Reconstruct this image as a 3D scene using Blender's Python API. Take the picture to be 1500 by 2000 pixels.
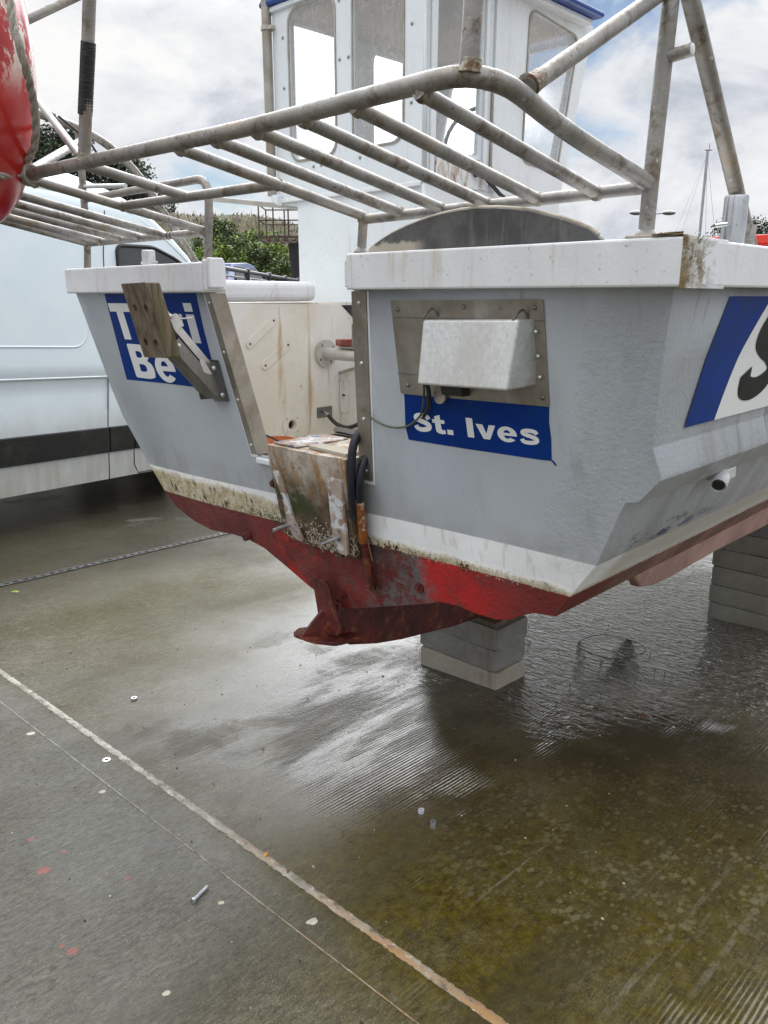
import bpy, bmesh, math, random
from mathutils import Vector, Matrix, noise as mnoise
R = math.radians
random.seed(7)
scene = bpy.context.scene
for o in list(bpy.data.objects): bpy.data.objects.remove(o)
COL = scene.collection

# ------------------------------------------------------------------ camera, sky, sun, exposure
cam_d = bpy.data.cameras.new('camera'); cam = bpy.data.objects.new('camera', cam_d); COL.objects.link(cam)
cam_d.sensor_fit = 'VERTICAL'; cam_d.sensor_height = 24.0; cam_d.lens = 24.0 * 1560 / 2000
cam_d.clip_start = 0.02; cam_d.clip_end = 3000
CAM = Vector((1.931, -1.499, 1.578)); YAW = R(44)
cam.location = CAM; cam.rotation_euler = (R(90 - 15.06), 0, YAW)
scene.camera = cam
FW = Vector((-math.sin(YAW), math.cos(YAW), 0)); RT = Vector((math.cos(YAW), math.sin(YAW), 0))

SUN_EL, SUN_AZ = R(58), R(205)          # azimuth measured from +Y towards +X: behind the viewer's left shoulder
world = bpy.data.worlds.new('World'); scene.world = world; world.use_nodes = True
wt = world.node_tree; wt.nodes.clear()
def wn(t, **k):
    n = wt.nodes.new(t)
    for a, b in k.items(): setattr(n, a, b)
    return n
wl = wt.links.new
sky = wn('ShaderNodeTexSky', sky_type='NISHITA', sun_disc=False)
sky.sun_elevation = SUN_EL; sky.sun_rotation = SUN_AZ
b_sky = wn('ShaderNodeBackground'); b_sky.inputs[1].default_value = 0.15; wl(sky.outputs[0], b_sky.inputs[0])
tc = wn('ShaderNodeTexCoord')
mp = wn('ShaderNodeMapping'); mp.inputs['Scale'].default_value = (1.0, 1.0, 2.2); wl(tc.outputs['Generated'], mp.inputs[0])
n1 = wn('ShaderNodeTexNoise'); n1.inputs['Scale'].default_value = 2.3; n1.inputs['Detail'].default_value = 9; n1.inputs['Roughness'].default_value = .58; n1.inputs['Distortion'].default_value = .4
wl(mp.outputs[0], n1.inputs['Vector'])
n2 = wn('ShaderNodeTexNoise'); n2.inputs['Scale'].default_value = 5.0; n2.inputs['Detail'].default_value = 8; n2.inputs['Roughness'].default_value = .6; n2.inputs['Distortion'].default_value = .3
mp2 = wn('ShaderNodeMapping'); mp2.inputs['Scale'].default_value = (1.0, 1.0, 2.0); mp2.inputs['Location'].default_value = (3.1, 1.7, 0.4)
wl(tc.outputs['Generated'], mp2.inputs[0]); wl(mp2.outputs[0], n2.inputs['Vector'])
# blue gaps: where the coarse noise is low, mostly towards +X +Y (the right of the view)
sep = wn('ShaderNodeSeparateXYZ'); wl(tc.outputs['Generated'], sep.inputs[0])
gap = wn('ShaderNodeVectorMath', operation='DOT_PRODUCT'); gap.inputs[1].default_value = (-.46, .84, .285)
nrm = wn('ShaderNodeVectorMath', operation='NORMALIZE'); wl(tc.outputs['Generated'], nrm.inputs[0]); wl(nrm.outputs[0], gap.inputs[0])
gm = wn('ShaderNodeMapRange'); gm.inputs[1].default_value = .955; gm.inputs[2].default_value = .998; gm.inputs[3].default_value = 0; gm.inputs[4].default_value = .15; wl(gap.outputs['Value'], gm.inputs[0])
sub = wn('ShaderNodeMath', operation='SUBTRACT'); wl(n1.outputs[0], sub.inputs[0]); wl(gm.outputs[0], sub.inputs[1])
cm = wn('ShaderNodeMapRange', interpolation_type='SMOOTHSTEP'); cm.inputs[1].default_value = .27; cm.inputs[2].default_value = .40; wl(sub.outputs[0], cm.inputs[0])
cr = wn('ShaderNodeValToRGB'); wl(n2.outputs[0], cr.inputs[0])
cr.color_ramp.elements[0].position = .34; cr.color_ramp.elements[0].color = (.52, .56, .63, 1)
cr.color_ramp.elements[1].position = .62; cr.color_ramp.elements[1].color = (.98, .98, .97, 1)
e = cr.color_ramp.elements.new(.47); e.color = (.80, .82, .86, 1)
zr = wn('ShaderNodeMapRange'); zr.inputs[1].default_value = .27; zr.inputs[2].default_value = .60; zr.inputs[3].default_value = 1.0; zr.inputs[4].default_value = 2.0
wl(sep.outputs[2], zr.inputs[0])
# sky lobe added above the frame to brighten the wet ground's reflections
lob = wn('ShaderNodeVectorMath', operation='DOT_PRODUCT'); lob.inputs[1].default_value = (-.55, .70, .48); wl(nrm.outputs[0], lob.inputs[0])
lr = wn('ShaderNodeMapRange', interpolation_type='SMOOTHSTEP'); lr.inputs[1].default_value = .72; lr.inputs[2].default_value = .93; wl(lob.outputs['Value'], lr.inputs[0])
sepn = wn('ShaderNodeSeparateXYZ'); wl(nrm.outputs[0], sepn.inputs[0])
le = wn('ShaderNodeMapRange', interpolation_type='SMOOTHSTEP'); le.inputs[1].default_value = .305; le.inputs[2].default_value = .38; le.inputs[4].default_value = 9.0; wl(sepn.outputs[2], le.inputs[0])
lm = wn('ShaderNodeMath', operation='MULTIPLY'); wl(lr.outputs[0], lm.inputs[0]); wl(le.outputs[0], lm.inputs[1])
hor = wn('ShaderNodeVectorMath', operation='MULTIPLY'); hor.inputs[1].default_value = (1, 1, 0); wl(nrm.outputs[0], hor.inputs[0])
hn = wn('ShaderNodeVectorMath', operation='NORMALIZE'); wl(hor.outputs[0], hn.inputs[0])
az = wn('ShaderNodeVectorMath', operation='DOT_PRODUCT'); az.inputs[1].default_value = (-.662, .749, 0); wl(hn.outputs[0], az.inputs[0])  # second added lobe, narrow and behind the wheelhouse, for the same wet reflections
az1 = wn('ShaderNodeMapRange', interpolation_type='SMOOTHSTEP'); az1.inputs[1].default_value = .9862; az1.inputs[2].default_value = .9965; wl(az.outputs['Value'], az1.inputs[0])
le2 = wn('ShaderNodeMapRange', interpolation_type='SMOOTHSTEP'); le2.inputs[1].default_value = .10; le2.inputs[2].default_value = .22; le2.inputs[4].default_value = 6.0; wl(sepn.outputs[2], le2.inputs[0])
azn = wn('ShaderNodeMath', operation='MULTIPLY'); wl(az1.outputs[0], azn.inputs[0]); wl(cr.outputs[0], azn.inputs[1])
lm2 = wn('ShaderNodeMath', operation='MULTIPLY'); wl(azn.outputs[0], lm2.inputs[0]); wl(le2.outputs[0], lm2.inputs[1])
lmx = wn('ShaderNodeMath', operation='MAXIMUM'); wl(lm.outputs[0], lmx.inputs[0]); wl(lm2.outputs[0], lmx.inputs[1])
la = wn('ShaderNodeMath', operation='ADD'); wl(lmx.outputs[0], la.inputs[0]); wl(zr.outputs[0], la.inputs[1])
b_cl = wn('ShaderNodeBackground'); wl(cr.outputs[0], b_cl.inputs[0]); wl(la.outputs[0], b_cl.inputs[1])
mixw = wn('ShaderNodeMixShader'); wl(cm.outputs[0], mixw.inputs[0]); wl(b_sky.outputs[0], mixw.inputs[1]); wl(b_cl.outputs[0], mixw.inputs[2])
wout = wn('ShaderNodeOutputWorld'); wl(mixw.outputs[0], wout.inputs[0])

sun_d = bpy.data.lights.new('sun', 'SUN'); sun_d.energy = .7; sun_d.angle = R(25); sun_d.color = (1, .97, .92)
sun = bpy.data.objects.new('sun', sun_d); COL.objects.link(sun)
sdir = Vector((math.sin(SUN_AZ) * math.cos(SUN_EL), math.cos(SUN_AZ) * math.cos(SUN_EL), math.sin(SUN_EL)))
sun.rotation_euler = sdir.to_track_quat('Z', 'Y').to_euler()
vs = scene.view_settings; vs.view_transform = 'Standard'; vs.look = 'None'; vs.gamma = 1; vs.exposure = 0.0; vs.use_curve_mapping = False
scene.render.resolution_x = 768; scene.render.resolution_y = 1024
scene.cycles.use_denoising = True; scene.cycles.max_bounces = 8; scene.cycles.transparent_max_bounces = 12

# ------------------------------------------------------------------ materials
class G:
    def __init__(s, name):
        s.m = bpy.data.materials.new(name); s.m.use_nodes = True; s.t = s.m.node_tree; s.t.nodes.clear()
        s.out = s.t.nodes.new('ShaderNodeOutputMaterial'); s.b = s.t.nodes.new('ShaderNodeBsdfPrincipled')
        s.t.links.new(s.b.outputs[0], s.out.inputs[0])
        s.tc = s.t.nodes.new('ShaderNodeTexCoord'); s.co = s.tc.outputs['Object']; s._sep = None
    def n(s, t, **k):
        n = s.t.nodes.new(t)
        for a, b in k.items(): setattr(n, a, b)
        return n
    def put(s, sock, v):
        if isinstance(v, bpy.types.NodeSocket): s.t.links.new(v, sock)
        else:
            if isinstance(v, (tuple, list)) and sock.type == 'RGBA' and len(v) == 3: v = (*v, 1)
            sock.default_value = v
    def xyz(s, i):
        if s._sep is None:
            s._sep = s.n('ShaderNodeSeparateXYZ'); s.put(s._sep.inputs[0], s.co)
        return s._sep.outputs[i]
    def noise(s, sc=5, detail=6, rough=.6, dist=0, off=(0, 0, 0)):
        if not isinstance(sc, (tuple, list)): sc = (sc,) * 3
        m = s.n('ShaderNodeMapping'); s.put(m.inputs[0], s.co); m.inputs['Scale'].default_value = sc; m.inputs['Location'].default_value = off
        n = s.n('ShaderNodeTexNoise'); n.inputs['Scale'].default_value = 1; n.inputs['Detail'].default_value = detail
        n.inputs['Roughness'].default_value = rough; n.inputs['Distortion'].default_value = dist
        s.put(n.inputs['Vector'], m.outputs[0]); return n.outputs[0]
    def vor(s, sc=20, feat='F1', off=(0, 0, 0), rnd=1):
        if not isinstance(sc, (tuple, list)): sc = (sc,) * 3
        m = s.n('ShaderNodeMapping'); s.put(m.inputs[0], s.co); m.inputs['Scale'].default_value = sc; m.inputs['Location'].default_value = off
        n = s.n('ShaderNodeTexVoronoi', feature=feat); n.inputs['Scale'].default_value = 1; n.inputs['Randomness'].default_value = rnd
        s.put(n.inputs['Vector'], m.outputs[0]); return n.outputs[0]
    def rng(s, v, a, b, c=0., d=1., smooth=True):
        m = s.n('ShaderNodeMapRange', interpolation_type='SMOOTHSTEP' if smooth else 'LINEAR')
        s.put(m.inputs[0], v); m.inputs[1].default_value = a; m.inputs[2].default_value = b; m.inputs[3].default_value = c; m.inputs[4].default_value = d
        return m.outputs[0]
    def math(s, op, a, b=0.):
        m = s.n('ShaderNodeMath', operation=op); s.put(m.inputs[0], a); s.put(m.inputs[1], b); return m.outputs[0]
    def mul(s, *a):
        r = a[0]
        for x in a[1:]: r = s.math('MULTIPLY', r, x)
        return r
    def add(s, *a):
        r = a[0]
        for x in a[1:]: r = s.math('ADD', r, x)
        return r
    def mx(s, *a):
        r = a[0]
        for x in a[1:]: r = s.math('MAXIMUM', r, x)
        return r
    def inv(s, a): return s.math('SUBTRACT', 1., a)
    def mix(s, f, a, b):
        m = s.n('ShaderNodeMix', data_type='RGBA'); s.put(m.inputs[0], f); s.put(m.inputs[6], a); s.put(m.inputs[7], b); return m.outputs[2]
    def mixf(s, f, a, b):
        m = s.n('ShaderNodeMix', data_type='FLOAT'); s.put(m.inputs[0], f); s.put(m.inputs[2], a); s.put(m.inputs[3], b); return m.outputs[0]
    def N(s, sc, lo, hi, detail=6, rough=.6, dist=0, off=(0, 0, 0)): return s.rng(s.noise(sc, detail, rough, dist, off), lo, hi)
    def Z(s, a, b, wob=0, wsc=6):
        z = s.xyz(2)
        if wob: z = s.add(z, s.math('MULTIPLY', s.math('SUBTRACT', s.noise(wsc), .5), wob))
        return s.rng(z, a, b)
    def blob(s, x, y, rx, ry, wob=.5, wsc=3):
        """1 inside an uneven patch of ground around x, y"""
        dx = s.math('DIVIDE', s.math('SUBTRACT', s.xyz(0), x), rx); dy = s.math('DIVIDE', s.math('SUBTRACT', s.xyz(1), y), ry)
        d = s.math('SQRT', s.add(s.mul(dx, dx), s.mul(dy, dy)))
        d = s.add(d, s.math('MULTIPLY', s.math('SUBTRACT', s.noise(wsc, 5), .5), wob * 2))
        return s.rng(d, 1.25, .55)
    def bump(s, h, strength=.3, dist=.01, prev=None):
        b = s.n('ShaderNodeBump'); s.put(b.inputs['Height'], h); b.inputs['Strength'].default_value = strength; b.inputs['Distance'].default_value = dist
        if prev is not None: s.put(b.inputs['Normal'], prev)
        return b.outputs[0]
    def fin(s, col, rough=.5, metal=0., normal=None, **k):
        s.put(s.b.inputs['Base Color'], col); s.put(s.b.inputs['Roughness'], rough); s.put(s.b.inputs['Metallic'], metal)
        if normal is not None: s.put(s.b.inputs['Normal'], normal)
        for a, v in k.items(): s.put(s.b.inputs[a], v)
        return s.m

M = {}
def plain(name, col, rough=.5, metal=0, var=.25, sc=12, bump=.1, bsc=60, dirt=None, dlo=.5, dhi=.75, dsc=9, **k):
    g = G(name)
    dark = tuple(c * (1 - var) for c in col); lite = tuple(min(1, c * (1 + var)) for c in col)
    c = g.mix(g.N(sc, .3, .7), dark, lite)
    if dirt: c = g.mix(g.N(dsc, dlo, dhi, 8, .65, .3, (3, 1, 2)), c, dirt)
    r = g.add(rough - .08, g.mul(g.noise(sc * 2, 4, .6, 0, (5, 5, 5)), .16))
    M[name] = g.fin(c, r, metal, g.bump(g.noise(bsc, 5), bump, .01), **k); return M[name]

# hull: grey topsides, white boot-top, old red antifouling
def hull_mat():
    g = G('hull_paint')
    z = g.xyz(2); x = g.xyz(0); y = g.xyz(1)
    grey = g.mix(g.N((2.2, 2.2, .8), .3, .7, 4), (.35, .382, .42), (.415, .448, .485))
    grey = g.mix(g.mul(g.N((16, 16, .7), .57, .75, 6, .6), .35), grey, (.20, .225, .26))          # faint run marks
    grey = g.mix(g.mul(g.N(60, .66, .74, 3), .25), grey, (.46, .49, .52))
    grey = g.mix(g.mul(g.N((5, 5, 1.3), .50, .72, 8, .65, .3, (3, 9, 4)), .5), grey, (.29, .305, .325))      # patches of older paint and handling grime
    grey = g.mix(g.mul(g.N((9, 9, 26), .63, .68, 8, .8, .5, (1, 2, 7)), .4), grey, (.50, .52, .54))
    grey = g.mix(g.mul(g.N((130, 130, 130), .70, .73, 3, .6, 0, (9, 2, 7)), .7), grey, (.06, .06, .07))
    grey = g.mix(g.mul(g.rng(z, 1.03, .96), g.N((12, 12, 3), .40, .62, 6, .7), .4), grey, (.27, .26, .22))
    grey = g.mix(g.mul(g.N((26, 26, 1.1), .60, .72, 6, .6), g.rng(z, 1.40, 1.60), .5), grey, (.13, .10, .07))  # drips below the gunwale
    side = g.mul(g.rng(y, .26, .34), g.rng(x, .9, 1.0))
    grey = g.mix(g.mul(side, g.N((3, 9, .8), .42, .62, 6), .55), grey, (.24, .245, .24))
    grey = g.mix(g.mul(side, g.N((2, 24, .9), .60, .66, 5), g.rng(z, .9, 1.3), .8), grey, (.09, .085, .08))
    # scraped blue patches low on the side
    bl = g.mul(side, g.rng(z, .955, .965), g.rng(z, 1.03, 1.0), g.N((5, 9, 30), .51, .545, 8, .8, 0, (2, 0, 1)), g.rng(y, 1.0, .5))
    grey = g.mix(bl, grey, (.03, .032, .10))
    # boot-top
    white = g.mix(g.N(5, .35, .7), (.72, .74, .76), (.81, .83, .85))
    white = g.mix(g.mul(side, .75), white, (.46, .44, .38))
    port = g.rng(x, .05, -.30)
    foul_h = g.mixf(port, .865, .895)
    zz = g.add(z, g.mul(g.math('SUBTRACT', g.noise(9, 6, .7), .5), .05))
    foul = g.mul(g.rng(g.math('SUBTRACT', foul_h, zz), -.012, .02), g.inv(g.mul(side, .4)))
    fcol = g.mix(g.N(28, .38, .62, 8, .7), (.44, .36, .20), (.68, .62, .45))
    fcol = g.mix(g.N((48, 48, 13), .55, .61, 6, .7, .2), fcol, (.085, .045, .018))
    fcol = g.mix(g.mul(g.N((22, 22, 14), .56, .64, 6, .7, .3, (1, 5, 2)), .75, g.rng(x, -.75, -.25)), fcol, (.13, .13, .025))
    white = g.mix(g.mul(foul, g.N(34, .30, .46, 8, .75)), white, fcol)
    white = g.mix(g.mul(g.N((50, 50, 2.4), .54, .64, 5), g.rng(z, .80, .93), .35), white, (.42, .36, .24))
    # antifouling
    red = g.mix(g.N(6, .36, .64, 8, .65), (.13, .014, .012), (.24, .024, .020))
    worn = g.mul(g.rng(x, .10, .26), g.rng(x, .52, .42))
    brt = g.mx(g.mul(g.rng(g.add(x, g.mul(g.noise(8, 5), .12)), .47, .50), g.rng(x, .82, .60)), g.mul(g.rng(x, -.32, -.18), g.rng(x, .12, .0), g.N(6, .50, .57, 7, .7, 0, (4.2, 0, 1.6)), .8))
    red = g.mix(g.mul(brt, g.N(9, .30, .50, 8, .7)), red, (.50, .013, .013))
    red = g.mix(g.mul(g.N(11, .46, .58, 9, .75, .3), worn, .8), red, (.15, .155, .165))
    red = g.mix(g.mul(g.N(19, .50, .60, 9, .75, .3, (2, 7, 3)), .7, g.mx(worn, g.mul(g.rng(x, -.6, .0), g.rng(x, .3, .1), .6))), red, (.10, .11, .09))
    red = g.mix(g.mul(g.N(12, .52, .64, 9, .8, .3, (5, 7, 1)), .6), red, (.085, .045, .04))
    red = g.mix(g.mul(g.N(26, .60, .66, 8, .8, .3, (1, 1, 1)), .6), red, (.04, .03, .03))
    red = g.mix(g.mul(g.rng(z, .74, .84), g.N(8, .42, .6, 8, .7), g.rng(x, .5, .3)), red, (.065, .032, .028))
    red = g.mix(g.rng(y, .30, .55), red, g.mix(g.N(6, .4, .6), (.17, .085, .07), (.30, .16, .13)))
    red = g.mix(g.mul(g.rng(x, -.2, -.6), .7), red, g.mix(g.N(12, .3, .7, 8), (.11, .022, .022), (.19, .040, .038)))
    wob = g.mul(g.math('SUBTRACT', g.noise(26, 5, .7), .5), .010)
    wl_z = g.mixf(g.rng(x, -1.0, 1.0), .905, .955)
    is_white = g.rng(g.math('SUBTRACT', wl_z, g.add(z, g.mul(wob, .25))), -.0015, .0015)
    rz = g.mixf(g.rng(x, -.9, .95), .797, .847)
    is_red = g.rng(g.math('SUBTRACT', rz, g.add(z, wob)), -.002, .002)
    c = g.mix(is_white, grey, white); c = g.mix(is_red, c, red)
    # rough filler on the starboard quarter of the transom and the corner
    filler = g.mul(g.rng(g.add(x, g.mul(g.math('SUBTRACT', 1.6, z), .30), g.mul(g.noise(7), .16)), 1.13, 1.19), g.rng(z, .90, .95))
    b = g.bump(g.noise(2.5, 3), .25, .03)
    b = g.bump(g.mul(g.noise(75, 6, .7, .15), filler), .42, .010, b)
    b = g.bump(g.noise(180, 3), .08, .004, b)
    b = g.bump(g.mul(g.noise(70, 8, .75), g.mx(foul, g.mul(is_red, .5)), is_white), .8, .015, b)
    rough = g.mixf(is_white, .36, .6); rough = g.mixf(is_red, rough, .62)
    rough = g.add(rough, g.mul(g.math('SUBTRACT', g.noise(9), .5), .2))
    M['hull'] = g.fin(c, rough, 0, b)
hull_mat()

def white_mat(name, base=(.74, .76, .79), rust=.5, chips=False, cream=0.):
    g = G(name)
    c = g.mix(g.N(3, .3, .7), tuple(v * .93 for v in base), base)
    if cream: c = g.mix(g.mul(g.N(2.6, .30, .62, 5), cream), c, (.62, .56, .44))
    c = g.mix(g.mul(g.N((20, 20, 2.0), .56, .74, 6, .6), rust), c, (.45, .33, .20))
    c = g.mix(g.mul(g.N(26, .62, .72, 8, .7, .4, (4, 4, 4)), rust), c, (.30, .19, .10))
    c = g.mix(g.mul(g.N(90, .64, .70, 4, .6), .5), c, (.25, .24, .22))
    c = g.mix(g.mul(g.N(5, .52, .75, 7, .65, .3, (8, 2, 2)), .35), c, (.50, .49, .46))
    M[name] = g.fin(c, g.add(.34, g.mul(g.noise(12), .2)), 0, g.bump(g.noise(110, 4), .10, .006, g.bump(g.noise(9, 4), .2, .01)))
white_mat('gunwale_white'); white_mat('cabin_white', (.70, .76, .80), .3); white_mat('cockpit_white', (.78, .765, .73), 1.0, cream=.7)
def frayed_mat():
    g = G('torn_fibre'); c = g.mix(g.N((16, 16, 30), .36, .62, 8, .75, .4), (.34, .29, .20), (.72, .73, .72))
    c = g.mix(g.mul(g.rng(g.xyz(1), .015, -.03), g.N(24, .36, .52, 8, .75, .3)), c, (.24, .17, .08)); c = g.mix(g.N(46, .55, .61, 8, .75, .3, (2, 2, 5)), c, (.07, .055, .035))
    c = g.mix(g.rng(g.xyz(1), .02, .11), c, (.72, .74, .77))
    M['frayed'] = g.fin(c, .7, 0, g.bump(g.noise((50, 90, 160), 8, .75, .5), .6, .010))
frayed_mat()

def peel_mat():
    g = G('peeling_door'); c = g.mix(g.N(3, .3, .7), (.66, .71, .74), (.72, .77, .80))
    p = g.mul(g.rng(g.xyz(2), 2.15, 2.125), g.rng(g.xyz(2), 2.00, 2.03), g.N((34, 34, 9), .46, .55, 7, .7, .3))
    c = g.mix(p, c, (.50, .45, .38)); p2 = g.mul(p, g.N((24, 24, 11), .52, .56, 7, .7, 0, (3, 3, 3)))
    c = g.mix(p2, c, (.24, .09, .04))
    M['peeling_door'] = g.fin(c, .45, 0, g.bump(g.add(p, p2), .5, .003))
peel_mat()

def steel_mat(name, base, stain, rough=.4, metal=.9, amt=.6):
    g = G(name)
    c = g.mix(g.N((9, 9, 5), .32, .68, 8, .65, .6), tuple(v * .7 for v in base), base)
    c = g.mix(g.mul(g.N(7, .42, .68, 8, .65, .4, (2, 9, 4)), amt), c, stain)
    c = g.mix(g.mul(g.N(45, .60, .72, 6, .7), .45), c, tuple(v * .3 for v in stain))
    M[name] = g.fin(c, g.add(rough - .1, g.mul(g.noise(14, 5), .25)), metal, g.bump(g.noise(70, 4), .08, .004))
steel_mat('stained_steel', (.42, .40, .36), (.24, .19, .13), .48, .75)
steel_mat('bright_steel', (.74, .76, .77), (.60, .59, .56), .36, .85, .4)
steel_mat('dark_steel', (.30, .30, .30), (.10, .095, .085), .35, .85)
def spangle():
    g = G('spangled_zinc'); v = g.n('ShaderNodeTexVoronoi'); m = g.n('ShaderNodeMapping'); g.put(m.inputs[0], g.co); m.inputs['Scale'].default_value = (130, 130, 110)
    wv = g.n('ShaderNodeVectorMath', operation='ADD'); nz = g.n('ShaderNodeTexNoise'); nz.inputs['Scale'].default_value = 60; g.put(nz.inputs['Vector'], g.co); sc = g.n('ShaderNodeVectorMath', operation='SCALE'); g.put(sc.inputs[0], nz.outputs[1]); sc.inputs['Scale'].default_value = 1.2
    g.put(wv.inputs[0], m.outputs[0]); g.put(wv.inputs[1], sc.outputs[0]); g.put(v.inputs['Vector'], wv.outputs[0]); v.inputs['Scale'].default_value = 1
    sp = g.n('ShaderNodeSeparateXYZ'); g.put(sp.inputs[0], v.outputs['Color'])
    c = g.mix(sp.outputs[0], (.60, .615, .61), (.71, .725, .72)); c = g.mix(g.mul(g.N((7, 7, 4), .48, .68, 7, .7), .5), c, (.50, .48, .44)); c = g.mix(g.mul(g.N(60, .63, .70, 6, .7), .6), c, (.26, .22, .17))
    M['spangle'] = g.fin(c, g.add(.36, g.mul(sp.outputs[1], .14)), .7, g.bump(g.noise(40, 4), .08, .006))
spangle()
steel_mat('chrome', (.52, .54, .57), (.40, .42, .45), .14, 1, .4)

def pipe_mat():
    g = G('galvanised_pipe')
    c = g.mix(g.N((12, 12, 12), .3, .7, 7), (.23, .228, .222), (.38, .375, .36))
    c = g.mix(g.mul(g.N(48, .42, .62, 8, .78, .3), .45), c, (.18, .145, .10))
    c = g.mix(g.mul(g.N(9, .48, .70, 8, .75, .4, (6, 1, 2)), .35), c, (.22, .16, .10))
    c = g.mix(g.mul(g.N(22, .50, .66, 8, .72, .3, (5, 5, 0)), .8), c, (.11, .075, .045))
    c = g.mix(g.mul(g.N((60, 60, 60), .60, .68, 6, .7), .8), c, (.09, .06, .035))
    c = g.mix(g.mul(g.N(5, .54, .70, 6, .7, 0, (7, 1, 3)), .55), c, (.33, .24, .14))
    c = g.mix(g.mul(g.N((90, 90, 90), .66, .72, 4, .6, 0, (1, 4, 4)), .7), c, (.62, .62, .60))
    M['pipe'] = g.fin(c, g.add(.36, g.mul(g.noise(20, 5), .25)), .55, g.bump(g.noise(90, 6, .7), .25, .004))
pipe_mat()

def rust_red():
    g = G('rusty_red_iron')
    c = g.mix(g.N(12, .35, .65, 8, .7), (.05, .010, .008), (.14, .018, .014))
    c = g.mix(g.mul(g.N(24, .54, .62, 8, .7, .3), .8), c, (.20, .075, .03))
    c = g.mix(g.N(36, .60, .66, 6, .7, .3, (3, 3, 1)), c, (.03, .018, .014))
    M['rust_red'] = g.fin(c, .42, 0, g.bump(g.noise(50, 7, .7), .5, .006))
rust_red()

def pad_mat():
    g = G('mounting_pad_grp'); z = g.xyz(2)
    c = g.mix(g.N(7, .3, .7, 7), (.36, .31, .25), (.56, .52, .46))
    c = g.mix(g.mul(g.N((26, 26, 2.2), .46, .58, 6, .65), .8), c, (.36, .18, .055))
    c = g.mix(g.mul(g.N(9, .46, .62, 8, .75, .3, (2, 2, 6)), .6), c, (.16, .115, .075))
    low = g.rng(g.add(z, g.mul(g.math('SUBTRACT', g.noise(12, 6), .5), .25)), 1.07, .93)
    c = g.mix(g.mul(low, .95), c, g.mix(g.N(18, .4, .6, 8), (.045, .026, .015), (.12, .075, .045)))
    c = g.mix(g.mul(g.rng(z, 1.06, .95), g.rng(z, .84, .92), g.N(20, .44, .52, 8, .7, .3, (1, 4, 3)), g.rng(g.xyz(0), .12, .0)), c, (.035, .055, .012))
    v = g.rng(g.vor((55, 55, 40), 'DISTANCE_TO_EDGE'), .10, .03)
    c = g.mix(g.mul(g.rng(z, .90, .83), v, g.N(22, .44, .54, 6)), c, (.66, .58, .46))
    c = g.mix(g.mul(g.N(42, .60, .66, 7, .7), .8), c, (.05, .032, .02))
    M['pad'] = g.fin(c, .6, 0, g.bump(g.noise(60, 8, .75), .6, .008))
pad_mat()
def ridge_mat():
    g = G('bonding_ridge'); c = g.mix(g.N(11, .35, .65, 7), (.30, .20, .14), (.46, .40, .36))
    c = g.mix(g.N(16, .52, .57, 7, .7, 0, (3, 3, 3)), c, (.62, .63, .66)); c = g.mix(g.mul(g.N(20, .58, .61, 7, .7, 0, (9, 3, 3)), .9), c, (.07, .10, .19))
    M['ridge'] = g.fin(c, .55, 0, g.bump(g.noise(60, 7, .7), .6, .006))
ridge_mat()
def wood_mat():
    g = G('weathered_wood')
    c = g.mix(g.N((60, 60, 4), .35, .65, 6, .6, .5), (.085, .065, .042), (.20, .155, .105))
    c = g.mix(g.mul(g.N((26, 26, 3), .55, .64, 7, .7), .8), c, (.04, .03, .02))
    c = g.mix(g.mul(g.rng(g.xyz(0), -.318, -.308), g.N((30, 30, 4), .40, .62, 6), .7), c, (.105, .10, .035))
    M['wood'] = g.fin(c, .75, 0, g.bump(g.noise((90, 90, 6), 6), .4, .004))
wood_mat()
def fender_mat():
    g = G('worn_red_buoy'); c = g.mix(g.N(5, .3, .7), (.30, .008, .007), (.42, .016, .010))
    z = g.xyz(2)
    p = g.mul(g.N((13, 13, 6.5), .515, .545, 8, .72, .2), g.rng(z, -.13, .02))
    c = g.mix(p, c, g.mix(g.N(40, .4, .6), (.45, .44, .36), (.62, .62, .55)))
    M['fender'] = g.fin(c, g.mixf(p, .22, .6), 0, g.bump(g.math('SUBTRACT', 1., p), .3, .003), **{'Coat Weight': .1, 'Coat Roughness': .2})
fender_mat()
def block_mat(name, a, b, dirt):
    g = G(name); c = g.mix(g.N(14, .3, .7, 8, .7), a, b)
    c = g.mix(g.mul(g.N(140, .58, .66, 3), .5), c, tuple(v * .45 for v in a)); c = g.mix(g.mul(g.N(4, .45, .7, 6), .5), c, dirt)
    c = g.mix(g.mul(g.N((14, 14, 1.5), .60, .68, 5, .6, 0, (4, 4, 0)), .5), c, (.22, .10, .03))
    M[name] = g.fin(c, .8, 0, g.bump(g.noise(160, 5, .7), .55, .006))
block_mat('block_grey', (.20, .20, .19), (.29, .285, .27), (.13, .12, .10)); block_mat('block_pale', (.33, .31, .26), (.42, .39, .33), (.26, .21, .15))
block_mat('block_wet', (.22, .215, .18), (.31, .30, .255), (.10, .085, .05))

def van_mat():
    g = G('van_paint'); z = g.xyz(2)
    c = g.mix(g.N(2, .3, .7), (.66, .75, .80), (.71, .79, .84))
    d = g.rng(g.add(z, g.mul(g.math('SUBTRACT', g.noise((6, 2, 6), 5), .5), .25)), 1.06, .72)
    c = g.mix(g.mul(d, g.N((4, 9, 3), .1, .9, 6), .75), c, (.46, .43, .37))
    c = g.mix(g.mul(g.rng(z, .56, .50), g.add(.55, g.mul(g.N((14, 14, 2), .3, .7, 6), .45)), .75), c, (.37, .34, .285))
    c = g.mix(g.mul(g.N(40, .69, .74, 5), .5), c, (.3, .3, .3))
    M['van'] = g.fin(c, g.mixf(d, .25, .6), 0, g.bump(g.noise(3, 2), .05, .01), **{'Coat Weight': .3})
van_mat()

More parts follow.
